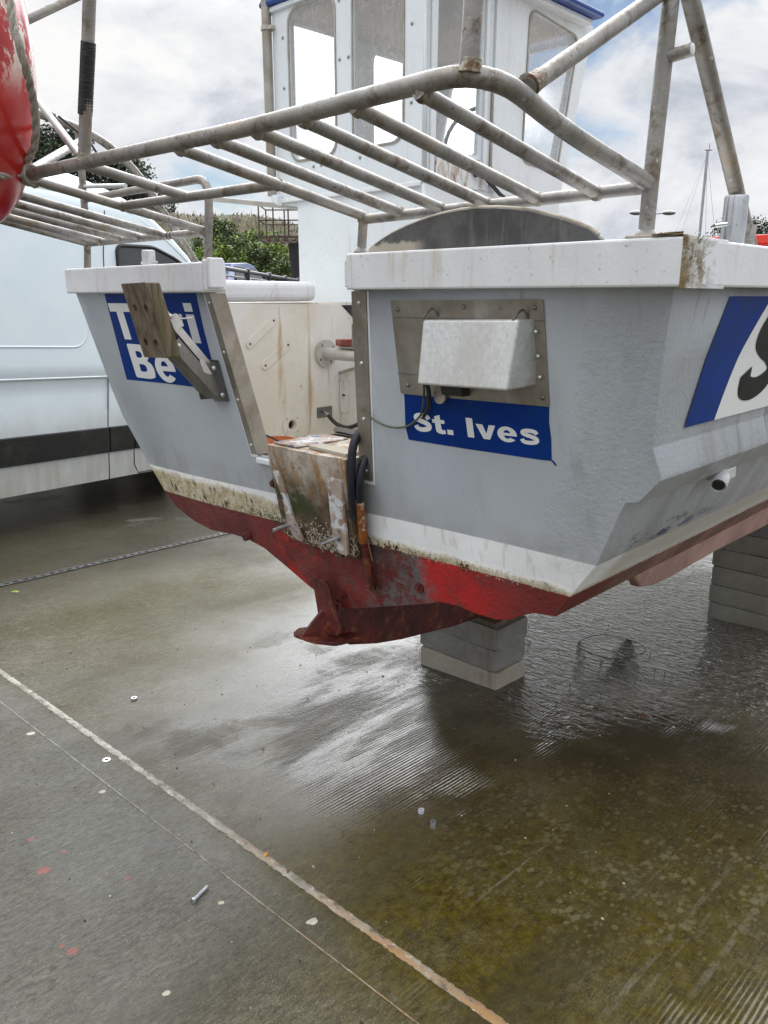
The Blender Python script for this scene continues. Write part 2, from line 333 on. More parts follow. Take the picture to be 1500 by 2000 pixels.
def ground_mat():
    g = G('wet_concrete'); x = g.xyz(0); y = g.xyz(1)
    wet1 = g.blob(.0, 1.9, 1.5, 2.2, .35, 1.5)         # the puddle draining from beneath the boat
    wet2 = g.blob(.25, .75, .62, 1.25, .35, 2)
    algae = g.mul(g.blob(.95, .22, 1.05, .85, .45, 2.2), g.add(.55, g.mul(g.N(4, .34, .62, 8, .75), .45)))
    algae2 = g.mul(g.blob(-1.5, .9, 1.4, 1.0, .5, 1.3), .5)
    base = g.mix(g.N(1.3, .3, .7, 7, .6), (.082, .073, .043), (.150, .136, .090))
    base = g.mix(g.mul(g.N(.8, .45, .65, 6, .6, 0, (4, 2, 0)), .6), base, (.072, .060, .026))
    base = g.mix(g.mul(g.N((90, 26, 40), .40, .62, 6, .8), .75), base, (.028, .023, .011))
    base = g.mix(g.mul(g.N((120, 40, 60), .53, .66, 5, .8, 0, (7, 1, 1)), .6), base, (.235, .22, .17))
    base = g.mix(g.mul(g.N((46, 13, 30), .42, .60, 7, .8, .2, (3, 1, 8)), .50), base, (.040, .035, .020))
    base = g.mix(g.mul(g.N((64, 22, 30), .56, .66, 7, .85, .2, (8, 1, 8)), .55), base, (.24, .225, .175))
    base = g.mix(g.mul(g.N(240, .58, .66, 3), .6), base, (.30, .285, .24))                     # fine aggregate
    base = g.mix(g.mul(g.N(320, .60, .68, 2, .5, 0, (3, 3, 3)), .75), base, (.030, .027, .020))
    base = g.mix(g.mul(algae, .92), base, g.mix(g.N(30, .34, .66, 8, .85), (.026, .018, .001), (.098, .076, .006)))
    base = g.mix(g.mul(algae2, .8), base, (.066, .060, .022))
    base = g.mix(g.mul(g.rng(x, -2.2, -3.2), .55), base, (.035, .031, .020))
    base = g.mix(g.mul(g.N((1.5, .5, 1), .50, .66, 7, .7, .5, (3, 3, 1)), .55), base, (.042, .036, .020))
    # pale spots where drops have scoured the algae
    wv = g.n('ShaderNodeMix', data_type='VECTOR')
    sp = g.mx(g.rng(g.add(g.vor((36, 25, 30), 'F1'), g.mul(g.noise(9, 3), .7), g.mul(g.noise((70, 50, 60), 5, .7), .75)), 1.08, .92), g.mul(g.rng(g.add(g.vor((62, 44, 30), 'F1', (3, 3, 3)), g.mul(g.noise(12, 3), .7), g.mul(g.noise((110, 80, 60), 5, .7), .75)), 1.04, .90), .7))
    spz = g.mul(g.blob(1.0, .50, .55, .62, .6, 3), g.N(5, .34, .56, 6, .75, .3))
    base = g.mix(g.mul(sp, spz, .62), base, (.185, .165, .095))
    # scuff lines from dragged keels, along the grooves
    for (cx, w, y0, y1, a) in ((.878, .006, -.16, .5, .55), (1.305, .011, -.2, .7, .5), (1.34, .006, -.1, .5, .4), (.80, .004, .1, .4, .35), (1.17, .005, .2, .7, .35), (1.42, .012, .0, .8, .45)):
        d = g.math('ABSOLUTE', g.math('SUBTRACT', g.add(x, g.mul(g.math('SUBTRACT', g.noise(9, 4), .5), .012)), cx))
        ln = g.mul(g.rng(d, w, w * .4), g.rng(y, y0, y0 + .05), g.rng(y, y1, y1 - .3), g.N((46, 14, 5), .40, .62, 7, .8))
        base = g.mix(g.mul(ln, a), base, (.20, .185, .135))
    base = g.mix(g.mul(wet1, .70), base, g.mix(g.N(3, .4, .6, 6), (.038, .032, .018), (.078, .066, .040)))
    near = g.mul(g.rng(y, -.34, -.42), g.rng(x, .9, .3))
    base = g.mix(g.mul(near, .45), base, g.mix(g.N((110, 40, 60), .36, .64, 6, .8, 0, (2, 7, 1)), (.050, .050, .048), (.165, .163, .155)))
    # red paint drips
    for (px, py, r_) in ((-.068, -.797, .018), (.286, -.879, .013), (-.237, -.763, .009), (-.11, -.72, .008), (.25, -.89, .007), (.13, -.65, .008)):
        base = g.mix(g.mul(g.blob(px, py, r_, r_, .7, 60), .5), base, (.36, .085, .065))
    # tamped grooves across the slip, in patches
    wav = g.n('ShaderNodeTexWave', wave_type='BANDS', bands_direction='X', wave_profile='SIN')
    wav.inputs['Scale'].default_value = 24; wav.inputs['Distortion'].default_value = 2.2; wav.inputs['Detail'].default_value = 3; wav.inputs['Detail Scale'].default_value = 1.4
    mw = g.n('ShaderNodeMapping'); g.put(mw.inputs[0], g.co); mw.inputs['Scale'].default_value = (1, .12, 1); g.put(wav.inputs['Vector'], mw.outputs[0])
    gm = g.add(.04, g.mul(g.mx(g.N(1.6, .50, .68, 5, .6, 0, (1, 8, 0)), g.mul(g.blob(.0, .8, .55, .9, .4, 2), .8)), .96), 0.)
    gm = g.mul(gm, g.N((6, 1.5, 3), .36, .60, 5, .6))
    groove = g.mul(wav.outputs[1], gm, g.inv(g.mul(g.blob(1.0, .45, 1.15, 1.15, .35, 2), .7)))
    streak = g.noise((70, 3.0, 1), 5, .6)
    base = g.mix(g.mul(g.rng(g.mul(wav.outputs[1], gm), .35, .9), .30), base, (.23, .21, .16))
    b = g.bump(g.noise(1.2, 3), .06, .02)
    b = g.bump(groove, .85, .0050, b)
    b = g.bump(g.mul(streak, g.inv(g.mul(g.blob(1.0, .45, 1.15, 1.15, .35, 2), .7))), .38, .004, b)
    dryness = g.inv(g.mul(g.blob(1.0, .45, 1.15, 1.15, .35, 2), .82))
    b = g.bump(g.mul(g.noise((150, 60, 90), 6, .8), dryness), .55, .0035, b)
    pud = g.blob(.1, 2.35, .9, 1.3, .3, 2)
    b = g.bump(g.mul(g.noise((15, 34, 10), 3, .55, .8), pud), 1.0, .11, b)   # wind ripples on the standing water
    wet = g.mx(wet1, wet2, g.blob(-5.4, 1.8, 1.3, 2.4, .3, 1))
    damp = g.N(1.1, .36, .66, 6, .6, 0, (2, 2, 9))
    rough = g.mixf(damp, .50, .28)
    rough = g.add(rough, g.mul(g.math('SUBTRACT', g.noise(40, 5), .5), .22))
    rough = g.mixf(g.mul(g.blob(-1.55, .7, 1.25, 1.2, .4, 1.3), .9), rough, .66)
    film = g.blob(1.0, .45, 1.15, 1.15, .35, 2)                    # thin standing film of water
    rough = g.mixf(g.mul(film, .9), rough, g.mixf(g.N(7, .4, .62, 6, .7), .05, .16))
    rough = g.mixf(wet, rough, .12); rough = g.mixf(pud, rough, .045)
    M['ground'] = g.fin(base, rough, 0, b, **{'Specular IOR Level': g.mixf(wet, g.mixf(g.mx(damp, film), .10, .32), .9)})
ground_mat()

def strip_mat():
    g = G('joint_sealant'); x = g.xyz(0)
    c = g.mix(g.N(14, .36, .62, 8, .75), (.15, .14, .11), (.36, .345, .30))
    c = g.mix(g.mul(g.rng(x, .0, .35), g.N(9, .38, .58, 7, .7), .75), c, (.27, .20, .125))
    c = g.mix(g.mul(g.rng(x, .50, .85), g.N((5, 30, 5), .36, .60, 7, .7), .85), c, (.32, .175, .06))
    c = g.mix(g.mul(g.N((24, 60, 24), .52, .60, 8, .75, .3, (2, 2, 2)), .85), c, (.075, .065, .045))
    c = g.mix(g.mul(g.N(50, .58, .64, 7, .7), .7), c, (.50, .47, .41))
    M['strip'] = g.fin(c, .6, 0, g.bump(g.noise(70, 7, .7), .6, .006))
strip_mat()

def glass_mat(name, dirt=.35, tint=(.85, .87, .88)):
    g = G(name); t = g.t; t.nodes.remove(g.b)
    tr = g.n('ShaderNodeBsdfTransparent'); tr.inputs[0].default_value = (*tint, 1)
    gl = g.n('ShaderNodeBsdfGlossy'); gl.inputs['Roughness'].default_value = .04
    geo = g.n('ShaderNodeNewGeometry'); fr = g.n('ShaderNodeFresnel'); g.put(fr.inputs[0], g.mixf(geo.outputs['Backfacing'], 1.5, 1 / 1.5))
    m1 = g.n('ShaderNodeMixShader'); g.put(m1.inputs[0], fr.outputs[0]); g.put(m1.inputs[1], tr.outputs[0]); g.put(m1.inputs[2], gl.outputs[0])
    df = g.n('ShaderNodeBsdfDiffuse'); df.inputs[0].default_value = (.70, .70, .68, 1)
    tl = g.n('ShaderNodeBsdfTranslucent'); tl.inputs[0].default_value = (.85, .85, .84, 1)
    ad = g.n('ShaderNodeMixShader'); ad.inputs[0].default_value = .5; g.put(ad.inputs[1], df.outputs[0]); g.put(ad.inputs[2], tl.outputs[0])
    spk = g.mul(g.N(130, .60, .66, 4, .6), g.N(5, .50, .64, 5, .7), .45)
    f = g.math('MINIMUM', g.add(g.mul(g.add(.30, g.mul(g.N((5, 5, 2.2), .32, .68, 8, .7, .4), .6), g.mul(g.N((40, 40, 18), .40, .66, 6, .7), .18)), dirt), spk), .92)
    m2 = g.n('ShaderNodeMixShader'); g.put(m2.inputs[0], f); g.put(m2.inputs[1], m1.outputs[0]); g.put(m2.inputs[2], ad.outputs[0])
    g.put(g.out.inputs[0], m2.outputs[0]); M[name] = g.m
glass_mat('cabin_glass', .40, (.93, .94, .95))
plain('van_glass', (.045, .05, .055), .06, 0, .2, 3, 0)
plain('rubber', (.018, .018, .019), .55, 0, .3, 20, .15)
plain('black_plastic', (.012, .012, .013), .35, 0, .2, 20, .05, dirt=(.05, .048, .04), dsc=4)
plain('hose_rubber', (.010, .013, .024), .38, 0, .25, 20, .1, dirt=(.05, .05, .045))
plain('panel_blue', (.002, .030, .205), .5, 0, .15, 3, .03, dirt=(.004, .036, .16), dlo=.45, dhi=.7, **{'Specular IOR Level': .12})
plain('vinyl_white', (.78, .80, .82), .35, 0, .04, 5, .02)
plain('vinyl_black', (.005, .005, .006), .5, 0, .1, 5, .02, **{'Specular IOR Level': .2})
plain('roof_blue', (.012, .05, .25), .35, 0, .15, 6, .05)
plain('cabin_inside', (.50, .46, .42), .7, 0, .1, 4, .05)
def board_mat():
    g = G('grey_board'); c = g.mix(g.N(10, .34, .66, 8, .7), (.045, .046, .046), (.10, .10, .097))
    c = g.mix(g.mul(g.N((40, 40, 4), .52, .64, 6, .7), .5), c, (.16, .155, .14))
    p = g.mul(g.rng(g.add(g.xyz(2), g.mul(g.math('SUBTRACT', g.noise(18, 6, .7), .5), .05)), 1.712, 1.702), g.rng(g.xyz(0), .62, .56))
    c = g.mix(g.mul(p, .85), c, (.42, .38, .30)); c = g.mix(g.mul(g.N(70, .60, .68, 6, .7), .6), c, (.03, .028, .025))
    M['grey_board'] = g.fin(c, .6, 0, g.bump(g.noise(60, 6, .7), .3, .005))
board_mat()
plain('edge_bare', (.40, .36, .29), .7, 0, .25, 20, .3)
plain('pink_bilge', (.36, .22, .19), .65, 0, .2, 6, .3, dirt=(.20, .10, .08))
plain('orange_rust', (.25, .082, .014), .7, 0, .35, 25, .5, dirt=(.50, .44, .36), dlo=.54, dhi=.60, dsc=16)
plain('green_bronze', (.09, .11, .06), .6, .3, .3, 25, .4, dirt=(.22, .22, .17))
plain('tape_black', (.012, .012, .014), .45, 0, .3, 40, .4)
plain('rope', (.30, .275, .235), .85, 0, .25, 60, .5)
plain('plastic_orange', (.50, .11, .01), .45, 0, .2, 8, .1, dirt=(.2, .1, .05))
plain('red_block', (.20, .028, .022), .6, 0, .3, 20, .3, dirt=(.35, .25, .2))
plain('weld', (.30, .27, .22), .55, .3, .4, 40, .8, 120, dirt=(.14, .075, .035), dlo=.48, dhi=.62, dsc=30)
plain('grey_paint', (.46, .44, .40), .55, 0, .12, 10, .15, dirt=(.35, .31, .24))
plain('clear_plastic', (.72, .74, .75), .2, 0, .08, 10, .05, **{'Transmission Weight': .15})
plain('zinc', (.50, .52, .55), .35, .9, .2, 40, .1)
plain('white_nylon', (.42, .43, .48), .4, 0, .1, 20, .1)
plain('pale_shell', (.40, .37, .29), .6, 0, .15, 40, .3)
plain('dead_leaf', (.11, .045, .025), .5, 0, .4, 40, .3)
plain('grit', (.030, .028, .025), .6, 0, .4, 40, .3)
plain('amber_stone', (.45, .22, .04), .5, 0, .3, 60, .3)
plain('drain_steel', (.11, .11, .105), .5, .5, .3, 15, .2)
plain('bark', (.075, .055, .042), .9, 0, .3, 12, .5)
plain('pine_leaf', (.022, .036, .016), .7, 0, .5, 2.5, 0)
plain('pine_leaf_light', (.055, .075, .03), .7, 0, .5, 2.5, 0)
plain('bush_leaf', (.18, .27, .035), .6, 0, .55, 1.8, 0)
plain('bush_leaf_dark', (.05, .07, .02), .6, 0, .5, 1.8, 0)
plain('dry_grass', (.135, .10, .05), .8, 0, .4, .9, 0)
plain('hill_turf', (.085, .07, .035), .9, 0, .5, 1.6, .5, 3, dirt=(.045, .06, .018), dlo=.42, dhi=.6, dsc=.35)
plain('tarmac', (.06, .06, .058), .7, 0, .2, 2, .2)
plain('quay_stone', (.22, .21, .19), .8, 0, .25, 2, .4, 15)
plain('rail_black', (.012, .014, .022), .4, 0, .2, 10, .05)
plain('rail_grey', (.30, .31, .31), .5, .4, .2, 10, .05)
plain('rusty_frame', (.07, .045, .035), .7, .2, .4, 3, .3, dirt=(.30, .12, .06))
plain('car_blue', (.05, .09, .22), .3, 0, .1, 3, 0)
plain('lamp_red', (.5, .02, .015), .3, 0, .1, 3, 0)
plain('mast_alloy', (.36, .36, .40), .4, .6, .1, 3, 0)
plain('sail_hull', (.65, .66, .66), .4, 0, .1, 3, 0)
plain('red_plastic', (.55, .035, .02), .4, 0, .1, 6, .05)

# ------------------------------------------------------------------ mesh helpers
def link(name, me, mat, parent=None, smooth=False):
    o = bpy.data.objects.new(name, me); COL.objects.link(o)
    if mat is not None:
        for m_ in (mat if isinstance(mat, (list, tuple)) else [mat]): me.materials.append(M[m_] if isinstance(m_, str) else m_)
    if smooth:
        for p in me.polygons: p.use_smooth = True
    if parent is not None: o.parent = parent
    return o
def obj(name, bm, mat, parent=None, smooth=False, bevel=0, seg=2, auto=None):
    bmesh.ops.recalc_face_normals(bm, faces=bm.faces[:])
    me = bpy.data.meshes.new(name); bm.to_mesh(me); bm.free()
    o = link(name, me, mat, parent, smooth or auto is not None)
    if auto is not None: me.set_sharp_from_angle(angle=R(auto))
    if bevel:
        m = o.modifiers.new('bevel', 'BEVEL'); m.width = bevel; m.segments = seg; m.limit_method = 'ANGLE'; m.angle_limit = R(35)
    return o
def thing(name, label, cat, loc=(0, 0, 0), rotz=0, group=None):
    o = bpy.data.objects.new(name, None); COL.objects.link(o); o.location = loc; o.rotation_euler = (0, 0, rotz)
    o['label'] = label; o['category'] = cat
    if group: o['group'] = group
    return o
def tag(o, label, cat, group=None):
    o['label'] = label; o['category'] = cat
    if group: o['group'] = group
    return o
def empty_part(name, parent):
    o = bpy.data.objects.new(name, None); COL.objects.link(o); o.parent = parent; return o
def structure(o): o['kind'] = 'structure'; return o
def stuff(o): o['kind'] = 'stuff'; return o

def box(bm, x0, x1, y0, y1, z0, z1, f=None, mi=0):
    vs_ = [Vector((x, y, z)) for z in (z0, z1) for y in (y0, y1) for x in (x0, x1)]
    if f: vs_ = [f(v) for v in vs_]
    v = [bm.verts.new(p) for p in vs_]
    for q in ((0, 2, 3, 1), (4, 5, 7, 6), (0, 1, 5, 4), (2, 6, 7, 3), (0, 4, 6, 2), (1, 3, 7, 5)):
        fc = bm.faces.new([v[i] for i in q]); fc.material_index = mi
def boxobj(name, b, mat, parent=None, bevel=0, f=None, **k):
    bm = bmesh.new(); box(bm, *b, f=f); return obj(name, bm, mat, parent, bevel=bevel, **k)
def fillet(pts, rad, n=6):
    pts = [Vector(p) for p in pts]
    if not rad: return pts
    out = [pts[0]]
    for a, b, c in zip(pts, pts[1:], pts[2:]):
        u = (a - b); w = (c - b); d = min(rad, u.length * .49, w.length * .49); p0 = b + u.normalized() * d; p1 = b + w.normalized() * d
        for i in range(n + 1):
            t = i / n; out.append(p0.lerp(b, t).lerp(b.lerp(p1, t), t))
    out.append(pts[-1]); return out
def tube(bm, pts, r, seg=14, rad=0, caps=True, jitter=0, mi=0):
    pts = fillet(pts, rad)
    if jitter or len(pts) == 2:
        L = (pts[-1] - pts[0]).length
        if len(pts) == 2:
            k = max(2, int(L / .05)); pts = [pts[0].lerp(pts[1], i / k) for i in range(k + 1)]
    rings = []; nrm = None
    for i, p in enumerate(pts):
        t = (pts[min(i + 1, len(pts) - 1)] - pts[max(i - 1, 0)]).normalized()
        if nrm is None:
            nrm = t.orthogonal().normalized()
        nrm = (nrm - t * nrm.dot(t)).normalized(); bn = t.cross(nrm)
        rr = r[i] if isinstance(r, (list, tuple)) else r
        rr *= 1 + random.uniform(-jitter, jitter)
        rings.append([bm.verts.new(p + (nrm * math.cos(2 * math.pi * j / seg) + bn * math.sin(2 * math.pi * j / seg)) * rr) for j in range(seg)])
    for a, b in zip(rings, rings[1:]):
        for j in range(seg):
            f = bm.faces.new((a[j], a[(j + 1) % seg], b[(j + 1) % seg], b[j])); f.smooth = True; f.material_index = mi
    if caps:
        for q in (rings[0][::-1], rings[-1]):
            try:
                f = bm.faces.new(q); f.material_index = mi
            except ValueError: pass
def pipe(name, pts, r, parent, mat='pipe', rad=0, seg=14, **k):
    bm = bmesh.new(); tube(bm, pts, r, seg, rad); return obj(name, bm, mat, parent, auto=40, **k)
def weld(bm, p, r, n=10):
    """a lumpy weld bead around a joint"""
    m = bmesh.ops.create_icosphere(bm, subdivisions=2, radius=r, matrix=Matrix.Translation(p))
    for v in m['verts']:
        v.co = Vector(p) + (v.co - Vector(p)) * (1 + .16 * mnoise.noise(v.co * 140))
    for v in m['verts']:
        for f in v.link_faces: f.smooth = True
def cyl(bm, p0, p1, r, seg=16, r1=None):
    tube(bm, [p0, Vector(p0).lerp(Vector(p1), .5), p1], [r, (r + (r1 if r1 is not None else r)) / 2, r1 if r1 is not None else r], seg)
def dome(bm, p, n, r, h):
    n = Vector(n).normalized(); q = n.to_track_quat('Z', 'Y').to_matrix().to_4x4()
    m = bmesh.ops.create_uvsphere(bm, u_segments=12, v_segments=8, radius=1, matrix=Matrix.Translation(p) @ q @ Matrix.Diagonal((r, r, h, 1)))
    for v in m['verts']:
        for f in v.link_faces: f.smooth = True

def domes(name, items, mat, parent, **k):
    for p, n, r, h in items:
        bm = bmesh.new(); dome(bm, p, n, r, h); obj(name, bm, mat, parent, **k)
def cyls(name, items, mat, parent, **k):
    for segs in items:
        bm = bmesh.new()
        for p0, p1, r, sg in segs: cyl(bm, p0, p1, r, sg)
        obj(name, bm, mat, parent, auto=40, **k)
def plate_mesh(outline, holes=(), thick=0.0, fn=None):
    """flat plate with holes: 2-D outline filled, thickened, then mapped to 3-D by fn(a, b, depth)"""
    cu = bpy.data.curves.new('plate', 'CURVE'); cu.dimensions = '2D'; cu.fill_mode = 'BOTH'; cu.extrude = thick / 2
    for pl in (outline, *holes):
        s = cu.splines.new('POLY'); s.points.add(len(pl) - 1)
        for p, c in zip(s.points, pl): p.co = (c[0], c[1], 0, 1)
        s.use_cyclic_u = True
    o = bpy.data.objects.new('plate', cu); COL.objects.link(o)
    me = bpy.data.meshes.new_from_object(o.evaluated_get(bpy.context.evaluated_depsgraph_get()))
    bpy.data.objects.remove(o); bpy.data.curves.remove(cu); me.materials.clear()
    for v in me.vertices: v.co = fn(v.co.x, v.co.y, v.co.z + thick / 2) if fn else v.co
    bm = bmesh.new(); bm.from_mesh(me); bpy.data.meshes.remove(me)
    bmesh.ops.remove_doubles(bm, verts=bm.verts[:], dist=1e-6)
    return bm
def rrect(x0, x1, y0, y1, r, n=5):
    pts = []
    for cx, cy, a in ((x1 - r, y1 - r, 0), (x0 + r, y1 - r, 90), (x0 + r, y0 + r, 180), (x1 - r, y0 + r, 270)):
        for i in range(n + 1): t = R(a + 90 * i / n); pts.append((cx + r * math.cos(t), cy + r * math.sin(t)))
    return pts
def rpoly(pts, r, n=4):
    out = []; k = len(pts)
    for i in range(k):
        a, b, c = (Vector(pts[j % k]).to_3d() for j in (i - 1, i, i + 1))
        u = a - b; w = c - b; d = min(r, u.length * .45, w.length * .45); p0 = b + u.normalized() * d; p1 = b + w.normalized() * d
        for q in range(n + 1):
            t = q / n; v = p0.lerp(b, t).lerp(b.lerp(p1, t), t); out.append((v.x, v.y))
    return out
def circ(x, y, r, n=20): return [(x + r * math.cos(2 * math.pi * i / n), y + r * math.sin(2 * math.pi * i / n)) for i in range(n)]
def plate(name, outline, holes, thick, fn, mat, parent=None, bevel=0):
    return obj(name, plate_mesh(outline, holes, thick, fn), mat, parent, bevel=bevel)
def smooth_path(pts, n=7):
    P = [Vector(p).to_3d() for p in pts]; P = [P[0] * 2 - P[1]] + P + [P[-1] * 2 - P[-2]]; out = []
    for i in range(1, len(P) - 2):
        a, b, c, d = P[i - 1:i + 3]
        for k in range(n):
            t = k / n; out.append(.5 * ((2 * b) + (c - a) * t + (2 * a - 5 * b + 4 * c - d) * t * t + (3 * b - a - 3 * c + d) * t ** 3))
    out.append(P[-2]); return out
def stroke(pts, w):
    P = smooth_path(pts); l = []; r = []
    for i, p in enumerate(P):
        t = (P[min(i + 1, len(P) - 1)] - P[max(i - 1, 0)]).normalized(); n = Vector((-t.y, t.x, 0)); u = i / (len(P) - 1); ww = w * (1 + .12 * math.sin(math.pi * u))
        l.append(p + n * ww); r.append(p - n * ww)
    return [(p.x, p.y) for p in l + r[::-1]]
def ell(cx, cy, rx, ry, a0, a1, n=18): return [(cx + rx * math.cos(R(a0 + (a1 - a0) * i / n)), cy + ry * math.sin(R(a0 + (a1 - a0) * i / n))) for i in range(n + 1)]
SP = [(.84, .70), (.74, .845), (.47, .885), (.23, .82), (.20, .68), (.40, .575), (.62, .50), (.80, .38), (.76, .20), (.48, .11), (.20, .15), (.11, .31)]
GL = {'S': (.95, [(stroke(SP, .118), [])]), 's': (.86, [(stroke([(a * .9, b * .76) for a, b in SP], .092), [])]),
      't': (.64, [([(0, .74), (.13, .74), (.13, .90), (.42, 1.0), (.42, .74), (.62, .74), (.62, .55), (.42, .55), (.42, .28), (.46, .20), (.60, .22), (.62, .02), (.46, -.02), (.25, .01), (.15, .09), (.13, .2), (.13, .55), (0, .55)], [])]),
      '.': (.34, [([(0, 0), (.29, 0), (.29, .26), (0, .26)], [])]), 'I': (.38, [([(0, 0), (.31, 0), (.31, 1), (0, 1)], [])]),
      'v': (.90, [([(0, .74), (.31, .74), (.46, .28), (.61, .74), (.90, .74), (.60, 0), (.30, 0)], [])]),
      'e': (.90, [(ell(.43, .37, .43, .39, -8, 322, 40) + ell(.43, .37, .16, .22, 318, 198, 12) + [(.285, .305)], [ell(.43, .42, .15, .17, 8, 172, 12)])]),
      'r': (.60, [([(0, .74), (.27, .74), (.28, .62), (.37, .72), (.50, .76), (.60, .74), (.54, .50), (.43, .53), (.33, .49), (.30, .40), (.30, 0), (0, 0)], [])]),
      'T': (.88, [([(0, 1), (.86, 1), (.86, .77), (.58, .77), (.58, 0), (.28, 0), (.28, .77), (0, .77)], [])]),
      'i': (.34, [([(0, 0), (.30, 0), (.30, .72), (0, .72)], []), ([(0, .79), (.30, .79), (.30, 1), (0, 1)], [])]),
      'B': (.90, [(rpoly([(0, 0), (.60, 0), (.86, .06), (.90, .30), (.84, .46), (.68, .53), (.80, .62), (.84, .78), (.76, .96), (.54, 1), (0, 1)], .07), [rpoly([(.29, .20), (.50, .20), (.59, .25), (.59, .37), (.50, .42), (.29, .42)], .04), rpoly([(.29, .61), (.46, .61), (.54, .65), (.54, .76), (.46, .80), (.29, .80)], .04)])]), ' ': (.52, [])}
def write(txt, fit, fn, mat, parent):
    """cut vinyl letters, each its own piece, filling the box (x0, x1, base line, top)"""
    adv = []; x = 0
    for c in txt: adv.append(x); x += GL[c][0] + .07
    x1 = x - .07 - (GL[txt[-1]][0] - max(p[0] for o, h in GL[txt[-1]][1] for p in o)); top = max(p[1] for c in txt for o, h in GL[c][1] for p in o)
    f = lambda a, b, d: fn(fit[0] + (fit[1] - fit[0]) * a / x1, fit[2] + (fit[3] - fit[2]) * b / top, d)
    for c, a0 in zip(txt, adv):
        for o, h in GL[c][1]: plate('letter', [(p[0] + a0, p[1]) for p in o], [[(p[0] + a0, p[1]) for p in q] for q in h], .0005, f, mat, parent)

def T(x, z, off=0.): return Vector((x, .25 * (1.60 - z) - off, z))       # a point of the raked transom, off metres aft of it
def tfn(base): return lambda a, b, d: T(a, b, base + d)
SL = math.tan(R(3.5))
def gz(x, y):
    d = max(-6., min(32., x * FW.x + y * FW.y)); return -SL * d
def bg(right, fwd, z=0.): return Vector((CAM.x, CAM.y, 0)) + RT * right + FW * fwd + Vector((0, 0, z))

# ------------------------------------------------------------------ the slipway
def ground():
    bm = bmesh.new(); bx = [-900, -300, -120, -60, -30, -15, -8, -4, -2, 0, 2, 4, 8, 15, 30, 60, 120, 300, 900]
    by = [-300, -60, -20, -6] + [i * 2 for i in range(-2, 17)] + [34, 40, 60, 120, 300, 900]
    g = [[None] * len(bx) for _ in by]
    for j, b in enumerate(by):
        for i, a in enumerate(bx):
            p = RT * a + FW * b; g[j][i] = bm.verts.new((p.x, p.y, -SL * max(-6, min(32, b))))
    for j in range(len(by) - 1):
        for i in range(len(bx) - 1): bm.faces.new((g[j][i], g[j][i + 1], g[j + 1][i + 1], g[j + 1][i]))
    return structure(obj('ground', bm, 'ground', smooth=True))
ground()
def on_ground_sheet(name, mat, x0, x1, ya, yb, lift, nx, jit, seed):
    random.seed(seed); bm = bmesh.new(); rows = []
    for i in range(nx + 1):
        x = x0 + (x1 - x0) * i / nx; a = ya + random.uniform(-jit, jit); b = yb + random.uniform(-jit, jit); m = (a + b) / 2
        rows.append([bm.verts.new((x, y, gz(x, y) + h)) for y, h in ((a, .0008), (a + .003, lift), (m, lift + random.uniform(0, .0015)), (b - .004, lift), (b, .0008))])
    for p, q in zip(rows, rows[1:]):
        for k in range(4): bm.faces.new((p[k], q[k], q[k + 1], p[k + 1]))
    return structure(obj(name, bm, mat, smooth=True))
on_ground_sheet('joint_strip', 'strip', -9, 5, -.3465, -.3205, .0035, 1400, .0024, 3)
on_ground_sheet('slab_seam', 'strip', -9, 5, -.4580, -.4563, .0009, 700, .0005, 4)
def drain():
    a = Vector((-2.94, -.06, 0)); b = Vector((-3.42, 4.6, 0)); d = (b - a).normalized(); n = Vector((-d.y, d.x, 0)); L = (b - a).length
    t = thing('drain_channel', 'dark slotted drain channel set in the concrete between the white van and the boat', 'drain')
    a2 = a - d * 3
    bm = bmesh.new()
    for s in (-1, 1):
        for k in range(40):
            p = a2 + d * (L + 3) * k / 40; q = a2 + d * (L + 3) * (k + 1) / 40
            c = [p + n * s * .016, p + n * s * .03, q + n * s * .03, q + n * s * .016]
            lo = [bm.verts.new((v.x, v.y, gz(v.x, v.y) - .004)) for v in c]; hi = [bm.verts.new((v.x, v.y, gz(v.x, v.y) + .008)) for v in c]
            bm.faces.new(hi)
            for i in range(4): bm.faces.new((lo[i], lo[(i + 1) % 4], hi[(i + 1) % 4], hi[i]))
    obj('channel_frame', bm, 'drain_steel', t)
    bm = bmesh.new(); q0 = None; k = 0; st_ = 0.
    while st_ < L + 3:                                              # a ladder: two rims joined by cross bars
        row = []
        for w_ in (-.0155, -.010, .010, .0155):
            p = a2 + d * st_ + n * w_; row.append(bm.verts.new((p.x, p.y, gz(p.x, p.y) + .0072)))
        if q0:
            bm.faces.new((q0[0], q0[1], row[1], row[0])); bm.faces.new((q0[2], q0[3], row[3], row[2]))
            if k % 2: bm.faces.new((q0[1], q0[2], row[2], row[1]))
        q0 = row; st_ += .030; k += 1
    g_ = obj('grate', bm, 'drain_steel', t); g_.modifiers.new('t', 'SOLIDIFY').thickness = .004
    bm = bmesh.new()
    c = [a2 - n * .0158, a2 + n * .0158, b + n * .0158, b - n * .0158]; N_ = 30
    for k in range(N_):
        p = a2 + (b - a2) * k / N_; q = a2 + (b - a2) * (k + 1) / N_
        bm.faces.new([bm.verts.new((v.x, v.y, gz(v.x, v.y) + .002)) for v in (p - n * .0156, p + n * .0156, q + n * .0156, q - n * .0156)])
    obj('channel_bed', bm, 'rubber', t)
drain()

# ------------------------------------------------------------------ the boat
boat = thing('fishing_boat', 'grey and white fishing boat with red bottom propped on concrete blocks, stern towards the viewer', 'fishing boat')

